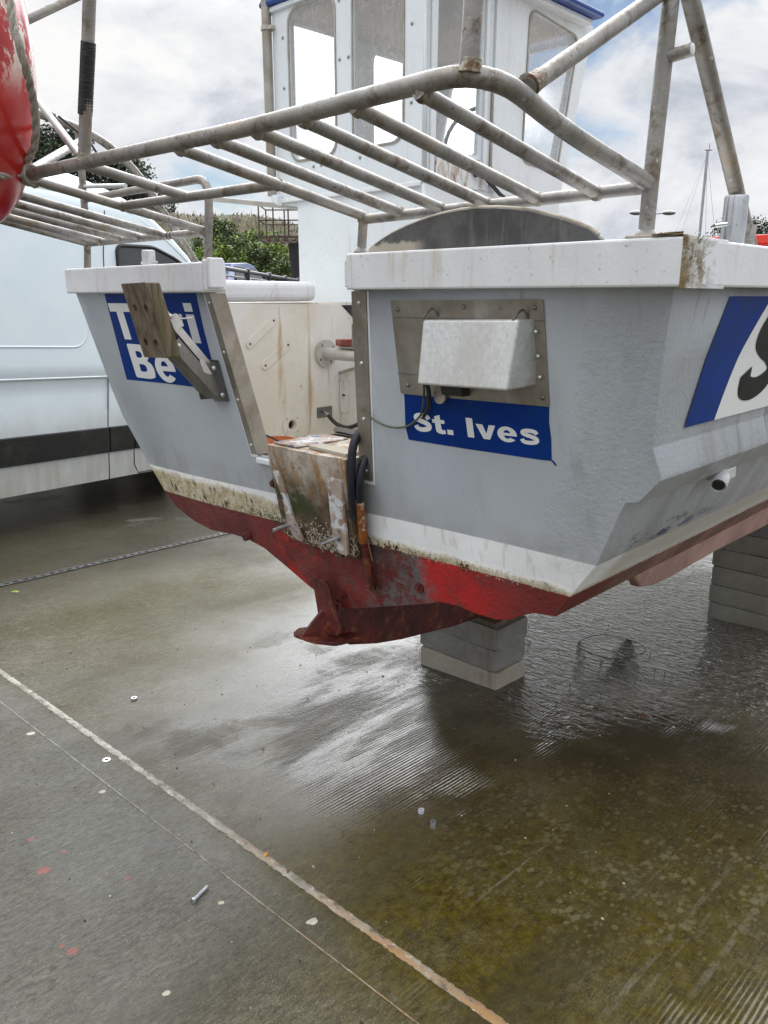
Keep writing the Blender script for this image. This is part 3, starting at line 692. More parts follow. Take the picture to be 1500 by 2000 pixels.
# hull: the transom outline carried forward to the bow
port_side = [(-1.205, 1.60), (-1.172, 1.303), (-1.163, 1.207), (-1.144, 1.10), (-1.05, .91), (-.985, .795), (-.93, .734)]
bot = [(-.82, .692), (-.70, .676), (-.56, .690), (-.465, .693), (-.36, .675), (-.25, .628), (-.145, .578), (-.03, .540), (.06, .540), (.168, .578), (.30, .625), (.436, .672), (.50, .698), (.57, .704), (.635, .699), (.70, .700), (.75, .714), (.80, .745), (.833, .762), (.87, .768), (.905, .773)]
stbd = [(.957, .85), (1.036, .955), (1.112, 1.118), (1.120, 1.133), (1.150, 1.139), (1.203, 1.200), (1.204, 1.214), (1.188, 1.272), (1.212, 1.45), (1.242, 1.60)]
ring0 = port_side + bot + stbd
stations = [(0, 1, 0, 1), (.35, 1.0, 0, 1), (.9, 1.0, 0, 1), (1.8, .995, .0, 1), (2.8, .95, .02, .98), (3.8, .82, .07, .93), (4.7, .58, .18, .82), (5.4, .30, .34, .62), (5.85, .06, .55, .35)]
SLOT = dict(xl0=-.284, xl1=-.252, xr0=.372, xr1=.262, zb=1.05)
def hull():
    bm = bmesh.new(); rings = []
    for (yy, kx, rise, kb) in stations:
        rg = []
        for (x, z) in ring0:
            zz = z + rise * max(0, (1.6 - z) / 1.05) + .10 * (yy / 5.85) ** 2 * max(0, z - .9)
            yk = yy + (.25 * (1.6 - z) if yy == 0 else .25 * (1.6 - z) * max(0, 1 - yy / 1.2))
            if yy > 4: yk += (z - .9) * .25 * (yy - 4) / 1.85
            rg.append(bm.verts.new((x * kx, yk, zz)))
        rings.append(rg)
    for a, b in zip(rings, rings[1:]):
        for i in range(len(a) - 1): bm.faces.new((a[i], b[i], b[i + 1], a[i + 1]))
    # transom face with its notch
    s = SLOT; top = rings[0]
    inner = [T(s['xr0'], 1.60), T(s['xr1'], s['zb']), T(s['xl1'], s['zb']), T(s['xl0'], 1.60)]
    fr = [bm.verts.new(p) for p in inner]
    # split into port quarter, starboard quarter and the strip beneath the notch
    kl = min(range(len(port_side)), key=lambda i: abs(port_side[i][1] - 1.10)); ring = top
    n = len(ring)
    ml = bm.verts.new(T(-.25, .60)); mr = bm.verts.new(T(.262, .60))
    il = next(i for i, (x, z) in enumerate(ring0) if x > -.26 and z < .7) ; ir = next(i for i, (x, z) in enumerate(ring0) if x > .25 and z < .7)
    bm.faces.new(list(ring[:il]) + [ring[il], fr[2], fr[3]])
    bm.faces.new([fr[2]] + list(ring[il:ir + 1]) + [fr[1]])
    bm.faces.new([fr[0], fr[1]] + list(ring[ir:]))
    for v in (ml, mr): bm.verts.remove(v)
    # deck edge thickness forward: close the top ahead of the wheelhouse
    bmesh.ops.triangulate(bm, faces=[f for f in bm.faces if len(f.verts) > 4])
    bmesh.ops.recalc_face_normals(bm, faces=bm.faces[:])
    o = obj('hull', bm, 'hull', boat, auto=28)
    m = o.modifiers.new('soft', 'BEVEL'); m.width = .011; m.segments = 4; m.limit_method = 'ANGLE'; m.angle_limit = R(22)
    m = o.modifiers.new('thick', 'SOLIDIFY'); m.thickness = .022; m.offset = -1
    return o
hull()
# decks, well floor and inner sides of the stern well
boxobj('well_floor', (-.60, .62, .20, 1.02, .93, .975), 'cockpit_white', boat, bevel=.004)
boxobj('side_deck', (-1.16, -.62, .045, 1.9, 1.545, 1.557), 'cockpit_white', boat)
boxobj('side_deck', (.645, 1.19, .045, 2.4, 1.545, 1.557), 'cockpit_white', boat)
boxobj('fore_deck', (-.95, .95, 2.35, 4.2, 1.60, 1.63), 'cockpit_white', boat)
def inner_wall():
    hs = [circ(.578, 1.072, .0185)]
    fn = lambda a, b, d: Vector((-.622 + d, a, b))
    o = plate('inner_side', rpoly([(.205, .96), (.999, .96), (.999, 1.480), (.93, 1.492), (.86, 1.548), (.045, 1.560)], .012), hs, .022, fn, 'cockpit_white', boat, bevel=.003)
    plate('vent_ring', circ(.578, 1.072, .050, 28), [circ(.578, 1.072, .021)] + [circ(.578 + .038 * math.cos(a), 1.072 + .038 * math.sin(a), .004, 8) for a in (.8, 2.4, 3.9, 5.5)], .005, lambda a, b, d: Vector((-.600 + d, a, b)), 'cockpit_white', boat, bevel=.001)
    boxobj('vent_duct', (-.66, -.624, .55, .61, 1.04, 1.10), 'rubber', boat)
    for (y0, z0, y1, z1) in ((.382, 1.405, .500, 1.49), (.452, 1.320, .568, 1.394)):
        bm = bmesh.new(); u = Vector((0, y1 - y0, z1 - z0)).normalized(); n = Vector((0, -u.z, u.y)); pts = []
        for c, s0 in ((Vector((0, y1, z1)), -90), (Vector((0, y0, z0)), 90)):
            for i in range(9):
                t = R(s0 + 180 * i / 8); pts.append(c + (u * math.cos(t) + n * math.sin(t)) * .017)
        lo = [bm.verts.new((-.600, p.y, p.z)) for p in pts]; hi = [bm.verts.new((-.5955, p.y, p.z)) for p in pts]
        bm.faces.new(hi)
        for i in range(len(pts)): bm.faces.new((lo[i], lo[(i + 1) % len(pts)], hi[(i + 1) % len(pts)], hi[i]))
        obj('bracket_scar', bm, 'cockpit_white', boat, bevel=.001)
        cyls('screw_hole', [[((-.5965, y, z), (-.594, y, z), .0042, 10)] for (y, z) in ((y0, z0), (y1, z1))], 'rubber', boat)
inner_wall()
plate('inner_side', [(.205, .96), (1.0, .96), (1.0, 1.555), (.045, 1.555)], [], .022, lambda a, b, d: Vector((.62 + d, a, b)), 'cockpit_white', boat)
boxobj('coaming', (-.76, -.585, .10, .722, 1.562, 1.638), 'gunwale_white', boat, bevel=.026, seg=4)
# low bulkhead across the well with its arched top
arch = [(-.598, .975), (-.598, 1.262)] + [(-.598 + .46 * t, 1.262 + .085 * math.sin(t * math.pi / 2)) for t in (.12, .25, .4, .55, .7, .85, 1)] + [(.25, 1.347), (.62, 1.347), (.62, .975)]
plate('bulkhead', arch, [circ(-.628 + .05, 1.178, .011), ], .02, lambda a, b, d: Vector((a, .85 + d, b)), 'cockpit_white', boat, bevel=.002)
pipe('bulkhead_trim', [(a, .847, b + .004) for a, b in arch[1:10]], .006, boat, 'edge_bare')
plate('hinge_scar', rrect(-.600 + .004, -.545, 1.100, 1.232, .006), [circ(-.574, 1.166, .013), circ(-.572, 1.118, .003, 8)], .004, lambda a, b, d: Vector((a, .8455 + d, b)), 'cockpit_white', boat)
boxobj('dark_recess', (-.60, -.54, .852, .87, 1.10, 1.22), 'rubber', boat)
# steering stub on the port side of the well
st = empty_part('steering_stub', boat)
bm = bmesh.new(); cyl(bm, (-.600, .765, 1.352), (-.586, .765, 1.352), .056, 32); 
obj('flange', bm, 'grey_paint', st, auto=40)
domes('bolt', [((-.586, .765 + .041 * math.cos(a * 1.57 + .6), 1.352 + .041 * math.sin(a * 1.57 + .6)), (1, 0, 0), .006, .004) for a in range(4)], 'dark_steel', st)
bm = bmesh.new(); cyl(bm, (-.588, .765, 1.352), (-.10, .765, 1.352), .025, 24); obj('shaft', bm, 'grey_paint', st, auto=40)
boxobj('lug_plate', (-.49, -.14, .74, .79, 1.380, 1.387), 'stained_steel', st, bevel=.001)
boxobj('clamp_block', (-.50, -.435, .735, .785, 1.388, 1.414), 'red_block', st, bevel=.003)
boxobj('upright_pin', (-.415, -.402, .745, .757, 1.388, 1.475), 'stained_steel', st, bevel=.001)
cab = empty_part('steering_cable', boat)
boxobj('cable_plate', (-.60, -.596, .715, .80, 1.085, 1.130), 'dark_steel', cab, bevel=.002)
bm = bmesh.new(); cyl(bm, (-.598, .75, 1.112), (-.545, .73, 1.102), .006, 12); cyl(bm, (-.555, .733, 1.104), (-.54, .728, 1.101), .009, 6); obj('cable_end', bm, 'bright_steel', cab)
pipe('cable_sheath', [(-.545, .73, 1.102), (-.48, .71, 1.075), (-.38, .68, 1.07), (-.28, .65, 1.10), (-.18, .62, 1.17), (-.12, .6, 1.26)], .0085, cab, 'rubber', rad=.05)
ram = empty_part('hydraulic_ram', boat)
bm = bmesh.new(); cyl(bm, (-.40, .64, 1.068), (-.10, .60, 1.075), .013, 16); obj('ram_rod', bm, 'chrome', ram, auto=40)
bm = bmesh.new(); box(bm, -.41, .0, .60, .65, 1.020, 1.052); obj('ram_body', bm, 'rubber', ram, bevel=.008)
bm = bmesh.new(); cyl(bm, (-.17, .60, 1.062), (-.10, .59, 1.062), .026, 16); obj('ram_collar', bm, 'rubber', ram, auto=40)
lug = empty_part('pivot_lug', boat)
plate('lug_tab', rpoly([(-.155, .995), (-.075, .995), (-.045, 1.10), (-.065, 1.155), (-.10, 1.155), (-.125, 1.10)], .02), [circ(-.083, 1.118, .012)], .014, lambda a, b, d: Vector(((a + .10) * .55 - .245, .34 + d + (a + .1) * .3, (b - 1.0) * .55 + 1.015)), 'grey_paint', lug, bevel=.002)
pipe('copper_pipe', [(-.40, .33, .995), (-.25, .36, .99), (-.05, .40, .992), (.15, .42, .995)], .009, boat, 'pink_bilge')
pipe('loose_wire', [(-.42, .26, 1.02), (-.36, .22, 1.05), (-.30, .24, 1.055), (-.27, .28, 1.03), (-.32, .30, 1.015), (-.40, .30, 1.03), (-.44, .32, 1.01)], .004, boat, 'rubber', rad=.03)
boxobj('corner_block', (-.50, -.40, .34, .40, .976, 1.02), 'dark_steel', boat, bevel=.004)

# gunwale boards (proud of the transom), end caps and worn corner
def gfn(v): return v
boxobj('gunwale_board', (-1.205, -.272, -.036, .060, 1.592, 1.683), 'gunwale_white', boat, bevel=.006)
boxobj('gunwale_board', (.388, 1.271, -.042, .115, 1.596, 1.684), 'gunwale_white', boat, bevel=.005)
boxobj('gunwale_end', (-.2725, -.262, -.030, .050, 1.598, 1.690), 'gunwale_white', boat, bevel=.004)
boxobj('gunwale_end', (-.2635, -.248, -.020, .036, 1.606, 1.696), 'gunwale_white', boat, bevel=.004)
boxobj('gunwale_end', (.366, .3868, -.026, .14, 1.603, 1.670), 'gunwale_white', boat, bevel=.003)
for sx, x0, x1 in ((1, 1.19, 1.272), (-1, -1.235, -1.15)):
    bm = bmesh.new(); rows = []
    ys = [.172, 1.2, 2.3, 3.3, 4.3, 5.1, 5.75] if sx < 0 else [-.040, .0, .04, .08, .16, .3, .7, 1.2, 2.3, 3.3, 4.3, 5.1, 5.75]
    kk = {0: 1, 1.8: .998, 2.8: .955, 3.8: .83, 4.7: .60, 5.4: .33, 5.85: .1}
    def kx(y):
        ks = sorted(kk)
        for a, b in zip(ks, ks[1:]):
            if a <= y <= b: return kk[a] + (kk[b] - kk[a]) * (y - a) / (b - a)
        return 1
    for y in ys:
        k = kx(y) * 1.0; z = (1.597 if sx > 0 else 1.560) + .10 * (y / 5.85) ** 2 * .7
        w = abs(x1 - x0)
        xo = (x1 if sx > 0 else x0) * k; xi = xo - sx * w
        rows.append([bm.verts.new(p) for p in ((xi, y, z), (xo, y, z), (xo, y, z + .086), (xi, y, z + .086))])
    for a, b in zip(rows, rows[1:]):
        for i in range(4): bm.faces.new((a[i], b[i], b[(i + 1) % 4], a[(i + 1) % 4]))
    bm.faces.new(rows[0]); bm.faces.new(rows[-1][::-1])
    obj('gunwale_board', bm, 'gunwale_white', boat, bevel=.005)
def frayed():
    random.seed(11); bm = bmesh.new()
    n = 34; m = 22; g = []
    for i in range(n):
        y = -.043 + .20 * i / (n - 1); row = []
        for j in range(m):
            if j < 15: x, z = 1.2750, 1.594 + .092 * j / 14
            else: x, z = 1.2750 - .07 * (j - 14) / 7, 1.6865
            fade = max(0, 1 - i / (n - 1) * 1.15); e = .010 * fade
            d = abs(mnoise.noise((y * 60, z * 60, x * 40))) + .6 * abs(mnoise.noise((y * 150, z * 150, 3)))
            if j < 15: x += -.004 + e * d * 1.2 if fade > 0 else -.004
            else: z += -.003 + e * d * 1.3
            row.append(bm.verts.new((x, y + .006 * mnoise.noise((z * 90, x * 70, 7)) * fade, z)))
        g.append(row)
    for a, b in zip(g, g[1:]):
        for j in range(m - 1): bm.faces.new((a[j], b[j], b[j + 1], a[j + 1]))
    a = g[0]; back = [bm.verts.new((1.268, -.041, v.co.z)) for v in a]
    for j in range(m - 1): bm.faces.new((a[j], a[j + 1], back[j + 1], back[j]))
    for k in range(40):                                           # splinters of torn fibre at the corner
        z = random.uniform(1.60, 1.69); y = random.uniform(-.04, .05)
        p = Vector((1.272, y, z)); q = p + Vector((random.uniform(.002, .010), random.uniform(-.012, .012), random.uniform(-.010, .012)))
        tube(bm, [p, q], [random.uniform(.0008, .0022)] * 2 if False else random.uniform(.0004, .0011), 5)
    for k in range(26):
        x = random.uniform(1.12, 1.262); p = Vector((x, random.uniform(-.03, .03), 1.684)); q = p + Vector((random.uniform(-.012, .012), random.uniform(-.01, .01), random.uniform(.002, .010)))
        tube(bm, [p, q], random.uniform(.0004, .0012), 5)
    obj('torn_corner', bm, 'frayed', boat, smooth=True)
frayed()
boxobj('gunwale_trim', (1.15, 1.255, -.034, .01, 1.6845, 1.690), 'edge_bare', boat, bevel=.002)

# half-round board standing on the starboard gunwale
arcp = [(.413, 1.684), (.417, 1.697)] + [(.413 + .661 * t, 1.690 + .080 * math.sin(math.pi * min(1, t * 1.0)) ** .72) for t in (.06, .12, .2, .28, .36, .44, .52, .6, .68, .76, .84, .9, .95)] + [(1.062, 1.698), (1.076, 1.686)]
plate('half_round_board', arcp, [], .022, lambda a, b, d: Vector((a, .012 + d, b)), 'grey_board', boat, bevel=.002)
bm = bmesh.new()
pipe('board_edge', [(a, .0235, b + .0015) for a, b in arcp[1:-1]], .0048, boat, 'edge_bare')

# stainless angles on both sides of the notch
def angle_trim(p_top, p_bot, w, inward, jamb):
    """front flange w wide along the transom + jamb flange into the notch"""
    z0, z1 = p_top[1], p_bot[1]
    def fn(a, b, d): 
        t = (b - z0) / (z1 - z0); x = p_top[0] + (p_bot[0] - p_top[0]) * t
        return T(x - inward * a, b, .0015 + d)
    t = empty_part('metal_trim', boat)
    plate('front_flange', [(0, z0), (w, z0), (w, z1), (0, z1 + .004)], [], .003, fn, 'stained_steel', t, bevel=.0008)
    bm = bmesh.new(); v = []
    for (dx, off) in ((0, .0045), (0, -jamb), (inward * .003, -jamb), (inward * .003, .0045)):
        v.append([bm.verts.new(T(p_top[0] + dx, z0, off)), bm.verts.new(T(p_bot[0] + dx, z1, off))])
    for i in range(4):
        a, b = v[i], v[(i + 1) % 4]; bm.faces.new((a[0], a[1], b[1], b[0]))
    bm.faces.new([q[0] for q in v]); bm.faces.new([q[1] for q in v][::-1])
    obj('jamb_flange', bm, 'stained_steel', t)
    domes('screw', [(fn(w * .5, z0 + (z1 - z0) * (.055 + .295 * k), .003), (0, -1, -.25), .0062, .0045) for k in range(4)], 'bright_steel', t)
    boxq = [(w + .001, z0), (w + .008, z0), (w + .008, z1 - .012), (-.001, z1 - .012), (-.001, z1 - .001), (w + .001, z1 - .001)]
    plate('sealant_edge', boxq, [], .0015, lambda a, b, d: fn(a, b, d - .0015), 'vinyl_white', t)
angle_trim((-.281, 1.590), (-.249, 1.058), .030, 1, .055)
angle_trim((.370, 1.593), (.258, 1.052), .050, -1, .075)
boxobj('notch_sill', (-.248, .255, .125, .185, 1.03, 1.049), 'gunwale_white', boat, bevel=.004)

# ventilator hood with its back plate, starboard
vent = empty_part('vent_hood', boat)
plate('back_plate', rpoly([(.502, 1.570), (.952, 1.574), (.944, 1.338), (.484, 1.330)], .006), [], .003, tfn(.0015), 'stained_steel', vent, bevel=.0008)
plate('back_plate', [(.487, 1.386), (.56, 1.386), (.558, 1.384), (.487, 1.384)], [], .0012, tfn(.0046), 'dark_steel', vent)
plate('back_plate', [(.505, 1.5295), (.948, 1.5295), (.948, 1.5275), (.505, 1.5275)], [], .0012, tfn(.0046), 'dark_steel', vent)
def hood():
    bm = bmesh.new()
    b0 = [(.618, 1.528), (.895, 1.530), (.880, 1.372), (.606, 1.368)]
    f0 = [(.622, 1.525), (.893, 1.529), (.862, 1.388), (.596, 1.380)]
    bk = [bm.verts.new(T(x, z, .0046)) for x, z in b0]
    off = (.030, .030, .085, .085)
    fr = []
    return bk
hb = [(.628, 1.5265), (.932, 1.5315), (.9055, 1.384), (.612, 1.372)]
def hood_build():
    # the lid leans out: its lower edge stands further off the transom than its upper one
    bm = bmesh.new()
    tgt = [(.641, 1.526, .050), (.915, 1.532, .050), (.903, 1.379, .105), (.640, 1.374, .105)]
    bk = [bm.verts.new(T(x, z, .0046)) for (x, z) in ((.640, 1.526), (.926, 1.532), (.914, 1.384), (.630, 1.380))]
    fr = [bm.verts.new(T(x, z, o)) for (x, z, o) in tgt]
    bm.faces.new(fr)
    for i in range(4): bm.faces.new((bk[i], bk[(i + 1) % 4], fr[(i + 1) % 4], fr[i]))
    obj('hood', bm, 'spangle', vent, bevel=.006, seg=3)
hood_build()
domes('bolt', [(T(x, z, .0045), (0, -1, -.25), .0058, .005) for (x, z) in ((.523, 1.548), (.735, 1.556), (.929, 1.556), (.929, 1.358), (.516, 1.356))], 'dark_steel', vent)
domes('bolt', [(T(.930, z, .010), (1, -.6, 0), .005, .006) for z in (1.505, 1.452, 1.405)], 'bright_steel', vent)
for x in (.648, .905):
    bm = bmesh.new(); tube(bm, [T(x - .004, 1.530, .050), T(x - .002, 1.545, .030), T(x, 1.553, .016), T(x + .004, 1.545, .010), T(x + .004, 1.532, .006)], .0026, 8, .01); obj('hinge_loop', bm, 'dark_steel', vent, auto=40)
bm = bmesh.new(); cyl(bm, T(.632, 1.337, .012), T(.632, 1.337, .020), .019, 24); box(bm, .613, .651, 0, 1, 0, 1, f=lambda v: T(v.x, 1.337 + .045 * v.z, .012 + .008 * v.y)); obj('flap_disc', bm, 'stained_steel', vent, auto=40)
bm = bmesh.new(); box(bm, .655, .72, 0, 1, 0, 1, f=lambda v: T(v.x, 1.345 + .03 * v.z, .006 + .03 * v.y)); obj('flap_hinge', bm, 'rubber', vent)
lan = empty_part('lanyard', boat)
pipe('cord', [T(.632, 1.385, .062), T(.622, 1.355, .045), T(.595, 1.31, .02), T(.560, 1.276, .012)], [.0045, .006, .0075, .005], lan, 'hose_rubber')
pipe('cord', [T(.632, 1.385, .068), T(.600, 1.34, .04), T(.556, 1.28, .012), T(.50, 1.243, .010), T(.45, 1.232, .010), T(.40, 1.235, .010), T(.36, 1.252, .012), T(.33, 1.275, .012)], .0028, lan, 'green_bronze', rad=.03)
bm = bmesh.new(); tube(bm, [T(.640, 1.392, .07), T(.634, 1.40, .08), T(.626, 1.392, .075), T(.630, 1.380, .066)], .0035, 8, .006); obj('shackle', bm, 'bright_steel', lan)

# painted name boards
sign = empty_part('port_of_registry_panel', boat)
plate('blue_patch', [(.494, 1.331), (.942, 1.337), (.938, 1.30), (.940, 1.262), (.936, 1.207), (.905, 1.2055), (.70, 1.203), (.482, 1.2025), (.478, 1.24)], [], .0006, tfn(.0006), 'panel_blue', sign)
write('St. Ives', (.512, .907, 1.232, 1.283), lambda a, b, d: T(a, b + (a - .51) * .022, .0016 + d), 'vinyl_white', sign)
plate('paint_drip', [(.934, 1.208), (.940, 1.209), (.949, 1.199), (.946, 1.196)], [], .0008, tfn(.0006), 'panel_blue', sign)
name = empty_part('name_panel', boat)
plate('blue_patch', [(-.972, 1.590), (-.362, 1.590), (-.372, 1.48), (-.374, 1.272), (-.70, 1.270), (-1.008, 1.264)], [], .0006, tfn(.0006), 'panel_blue', name)
nf = lambda a, b, d: T(a, b, .0016 + d)
for s, fit in (('T', (-.968, -.822, 1.424, 1.556)), ('r', (-.548, -.480, 1.428, 1.524)), ('i', (-.455, -.407, 1.428, 1.559)), ('B', (-.920, -.770, 1.279, 1.408)), ('e', (-.755, -.622, 1.277, 1.376))):
    write(s, fit, nf, 'vinyl_white', name)

# registration panel on the starboard side
def S(y, z, off=0):                                                     # a point of the starboard topside
    t = (z - 1.268) / (1.60 - 1.268); x = 1.190 + (.022 * t / .55 if t < .55 else .022 + .030 * (t - .55) / .45)
    return Vector((x + .0015 + off, y, z))
reg = empty_part('registration_panel', boat)
sfn = lambda base: (lambda a, b, d: S(a, b, base + d))
def strip_panel(name_, left, right, mat, base):
    """panel between two edge curves, cut into rows so it lies on the curved side"""
    bm = bmesh.new(); rows = []
    for k in range(13):
        z = 1.580 - (1.580 - 1.301) * k / 12; a, b = left(z), right(z)
        rows.append([bm.verts.new(S(a + (b - a) * i / 6, z, base)) for i in range(7)])
    for p, q in zip(rows, rows[1:]):
        for i in range(6): bm.faces.new((p[i], q[i], q[i + 1], p[i + 1]))
    obj(name_, bm, mat, reg)
lf = lambda z: .212 + (z - 1.301) / .279 * .063
md = lambda z: .372 + (z - 1.304) / .276 * .155 - .02 * math.sin((z - 1.304) / .276 * math.pi)
strip_panel('blue_patch', lf, md, 'panel_blue', .0008)
strip_panel('white_patch', md, lambda z: 1.35 + (z - 1.301) * .6, 'vinyl_white', .0008)
write('S', (.452, .68, 1.335, 1.562), lambda a, b, d: S(a + (b - 1.335) * .30, b, .0022 + d), 'vinyl_black', reg)

# drive mounting pad in the notch
pad = empty_part('mounting_pad', boat)
def pad_build():
    bm = bmesh.new(); rows = []
    for (z, xl, xr, off, inn) in ((1.122, -.094, .270, .062, 0), (1.10, -.096, .268, .066, 0), (1.0, -.105, .252, .064, 0), (.90, -.116, .236, .060, 0), (.80, -.126, .215, .056, 0), (.775, -.12, .205, .035, 0)):
        nx = 16; rows.append([bm.verts.new(T(xl + (xr - xl) * i / nx, z + .004 * mnoise.noise((i * .7, z * 30, 1)), off + .004 * mnoise.noise((i * .9, z * 25, 0)))) for i in range(nx + 1)])
    for a, b in zip(rows, rows[1:]):
        for i in range(len(a) - 1): bm.faces.new((a[i], b[i], b[i + 1], a[i + 1]))
    back = [[bm.verts.new(T(r[0].co.x, r[0].co.z, -.06)), bm.verts.new(T(r[-1].co.x, r[-1].co.z, -.06))] for r in rows]
    for k in range(len(rows) - 1):
        bm.faces.new((rows[k][0], back[k][0], back[k + 1][0], rows[k + 1][0])); bm.faces.new((rows[k][-1], rows[k + 1][-1], back[k + 1][1], back[k][1]))
    tl = bm.verts.new((-.06, .32, 1.122)); tr = bm.verts.new((.27, .32, 1.122))
    bm.faces.new([back[0][0]] + rows[0] + [back[0][1], tr, tl])
    bm.faces.new([back[-1][0]] + rows[-1] + [back[-1][1]])
    obj('pad_body', bm, 'pad', pad, auto=40)
pad_build()
boxobj('top_shim', (.06, .25, .07, .125, 1.123, 1.134), 'grey_board', pad, bevel=.002, f=lambda v: Vector((v.x, v.y + (v.x - .06) * -.10 + .03, v.z)))
boxobj('pad_lip', (-.09, .03, .08, .30, 1.123, 1.129), 'ridge', pad, bevel=.003)
for pts in ([(-.087, 1.04), (-.052, 1.035), (-.044, .95), (-.036, .87), (-.012, .81), (-.02, .795), (-.055, .80), (-.075, .86), (-.068, .95)], [(.185, 1.06), (.245, 1.055), (.225, .95), (.215, .87), (.20, .795), (.155, .80), (.150, .87), (.165, .96)]):
    bm = plate_mesh(rpoly(pts, .012), [], .010, tfn(.062))
    bmesh.ops.triangulate(bm, faces=bm.faces[:]); obj('bonding_ridge', bm, 'ridge', pad, bevel=.003)
for (x, z) in ((-.062, .852), (.176, .857)):
    bm = bmesh.new(); cyl(bm, T(x, z, .06), T(x - .012, z - .012, .135), .0065, 12); obj('threaded_bolt', bm, 'zinc', pad, auto=40)
for (x, z) in ((-.135, .975), ):
    bm = bmesh.new(); cyl(bm, T(x - .01, z, .0), T(x - .012, z, .035), .017, 14); cyl(bm, T(x - .012, z, .03), T(x - .012, z, .046), .011, 6); obj('rusty_bolt', bm, 'rust_red', pad, auto=40)
bm = bmesh.new(); cyl(bm, T(-.125, .95, .012), T(-.112, .86, .02), .012, 12); obj('rusty_bolt', bm, 'rust_red', pad, auto=40)
bm = bmesh.new(); dome(bm, T(.118, .770, .012), (0, -1, 0), .013, .014); obj('drain_plug', bm, 'vinyl_black', pad)
plate('rusty_plate', [(.178, .90), (.235, .90), (.24, .77), (.19, .775)], [], .006, tfn(.004), 'pink_bilge', pad, bevel=.001)
def crust():
    """limpets and weed remains stuck along the foot of the pad and the water line"""
    random.seed(5); bm = bmesh.new()
    for k in range(150):
        x = random.gauss(.085, .05); z = random.gauss(.828, .028)
        if z > .90 or z < .77 or x < -.05 or x > .17: continue
        off = .061 if z > .785 else .048
        a = random.uniform(0, 6.28); p = T(x, z, off); L_ = random.uniform(.003, .0065)
        q = [p + Vector((math.cos(a + t) * L_, -.0015 - .002 * math.sin(t * 2), math.sin(a + t) * L_)) for t in (0, .7, 1.4, 2.1, 2.8)]
        tube(bm, q[:random.randint(2, 5)], random.uniform(.0008, .0019), 5)
    obj('worm_casts', bm, 'pale_shell', pad, smooth=True)
crust()
def fouling(name_, seed, n, xa, xb, zf, mat, r0, r1):
    random.seed(seed); bm = bmesh.new()
    for k in range(n):
        x = random.uniform(xa, xb); z = zf(x) + abs(random.gauss(0, .011)) * random.choice((1, 1, -.5))
        r_ = random.uniform(r0, r1); p = T(x, z, .0)
        m = bmesh.ops.create_icosphere(bm, subdivisions=1, radius=r_, matrix=Matrix.Translation(p))
        for v in m['verts']: v.co = p + Vector(((v.co.x - p.x) * random.uniform(.7, 1.4), (v.co.y - p.y) * .55, (v.co.z - p.z) * random.uniform(.6, 1.5)))
    stuff(obj(name_, bm, mat, boat, smooth=True))
redz = lambda x: .797 + (x + .9) / 1.85 * .05
fouling('barnacle_crust', 21, 200, .27, .93, lambda x: redz(x) + .006, 'pale_shell', .0010, .0028)
fouling('weed_clump', 23, 70, .30, .37, lambda x: redz(x) + .004, 'dead_leaf', .0015, .0045)
fouling('weed_clump', 24, 45, .60, .63, lambda x: redz(x) + .002, 'dead_leaf', .0015, .0045)
fouling('weed_clump', 28, 60, .40, .52, lambda x: redz(x) + .002, 'dead_leaf', .001, .003)
fouling('barnacle_crust', 25, 200, -.96, -.14, lambda x: redz(x) + .022, 'pale_shell', .0010, .003)
fouling('weed_clump', 26, 200, -.40, -.14, lambda x: redz(x) + .004, 'bush_leaf_dark', .001, .003)

# hoses, rusty pipe and bronze plate beside the pad
pipe('hose', [(.50, .34, 1.27), (.36, .22, 1.25), (.284, .120, 1.215), T(.279, 1.17, .025), T(.277, 1.10, .050), T(.268, 1.03, .058), T(.254, .98, .054), T(.246, .95, .046)], .0130, boat, 'hose_rubber', rad=.05)
pipe('hose', [(.50, .36, 1.20), (.37, .25, 1.19), (.296, .17, 1.165), T(.295, 1.11, .018), T(.292, 1.06, .040), T(.283, 1.02, .044), T(.274, .99, .040)], .0122, boat, 'hose_rubber', rad=.04)
bm = bmesh.new(); cyl(bm, T(.242, .965, .048), T(.239, .93, .044), .016, 14); obj('hose_clip', bm, 'rubber', boat, auto=40)
pipe('water_pipe', [T(.272, 1.0, .038), T(.262, .955, .034), T(.246, .88, .030), T(.238, .845, .028)], .0145, boat, 'orange_rust')
pipe('water_pipe', [T(.239, .848, .028), T(.233, .76, .022), T(.226, .672, .018)], .0125, boat, 'rust_red')
plate('bronze_plate', rpoly([(.188, .962), (.243, .968), (.226, .852), (.168, .846)], .004), [], .012, tfn(.018), 'green_bronze', boat, bevel=.002)
cyls('plate_bolt', [[(T(x, z, .028), T(x, z, .040), .009, 6), (T(x, z, .03), T(x, z, .046), .005, 10)] for (x, z) in ((.200, .945), (.190, .862), (.212, .862))], 'green_bronze', boat)

# fittings on the red bottom
bm = bmesh.new()
segs = 20
p = T(-.437, .712, .0); tube(bm, [p, p + Vector((-.004, -.022, -.004))], [.017, .017] if False else .017, 18); obj('drain_socket', bm, 'hull', boat, auto=40)
bm = bmesh.new(); cyl(bm, p + Vector((-.0042, -.0225, -.0042)), p + Vector((-.0045, -.0242, -.0045)), .009, 14); obj('drain_bore', bm, 'rubber', boat)
for (x, z, r_) in ((.053, .598, .014), (.425, .727, .016)):
    bm = bmesh.new(); cyl(bm, T(x, z, .0), T(x, z, .008), r_, 18); cyl(bm, T(x, z, .006), T(x, z, .017), r_ * .55, 6); obj('through_bolt', bm, 'rust_red', boat, auto=40)

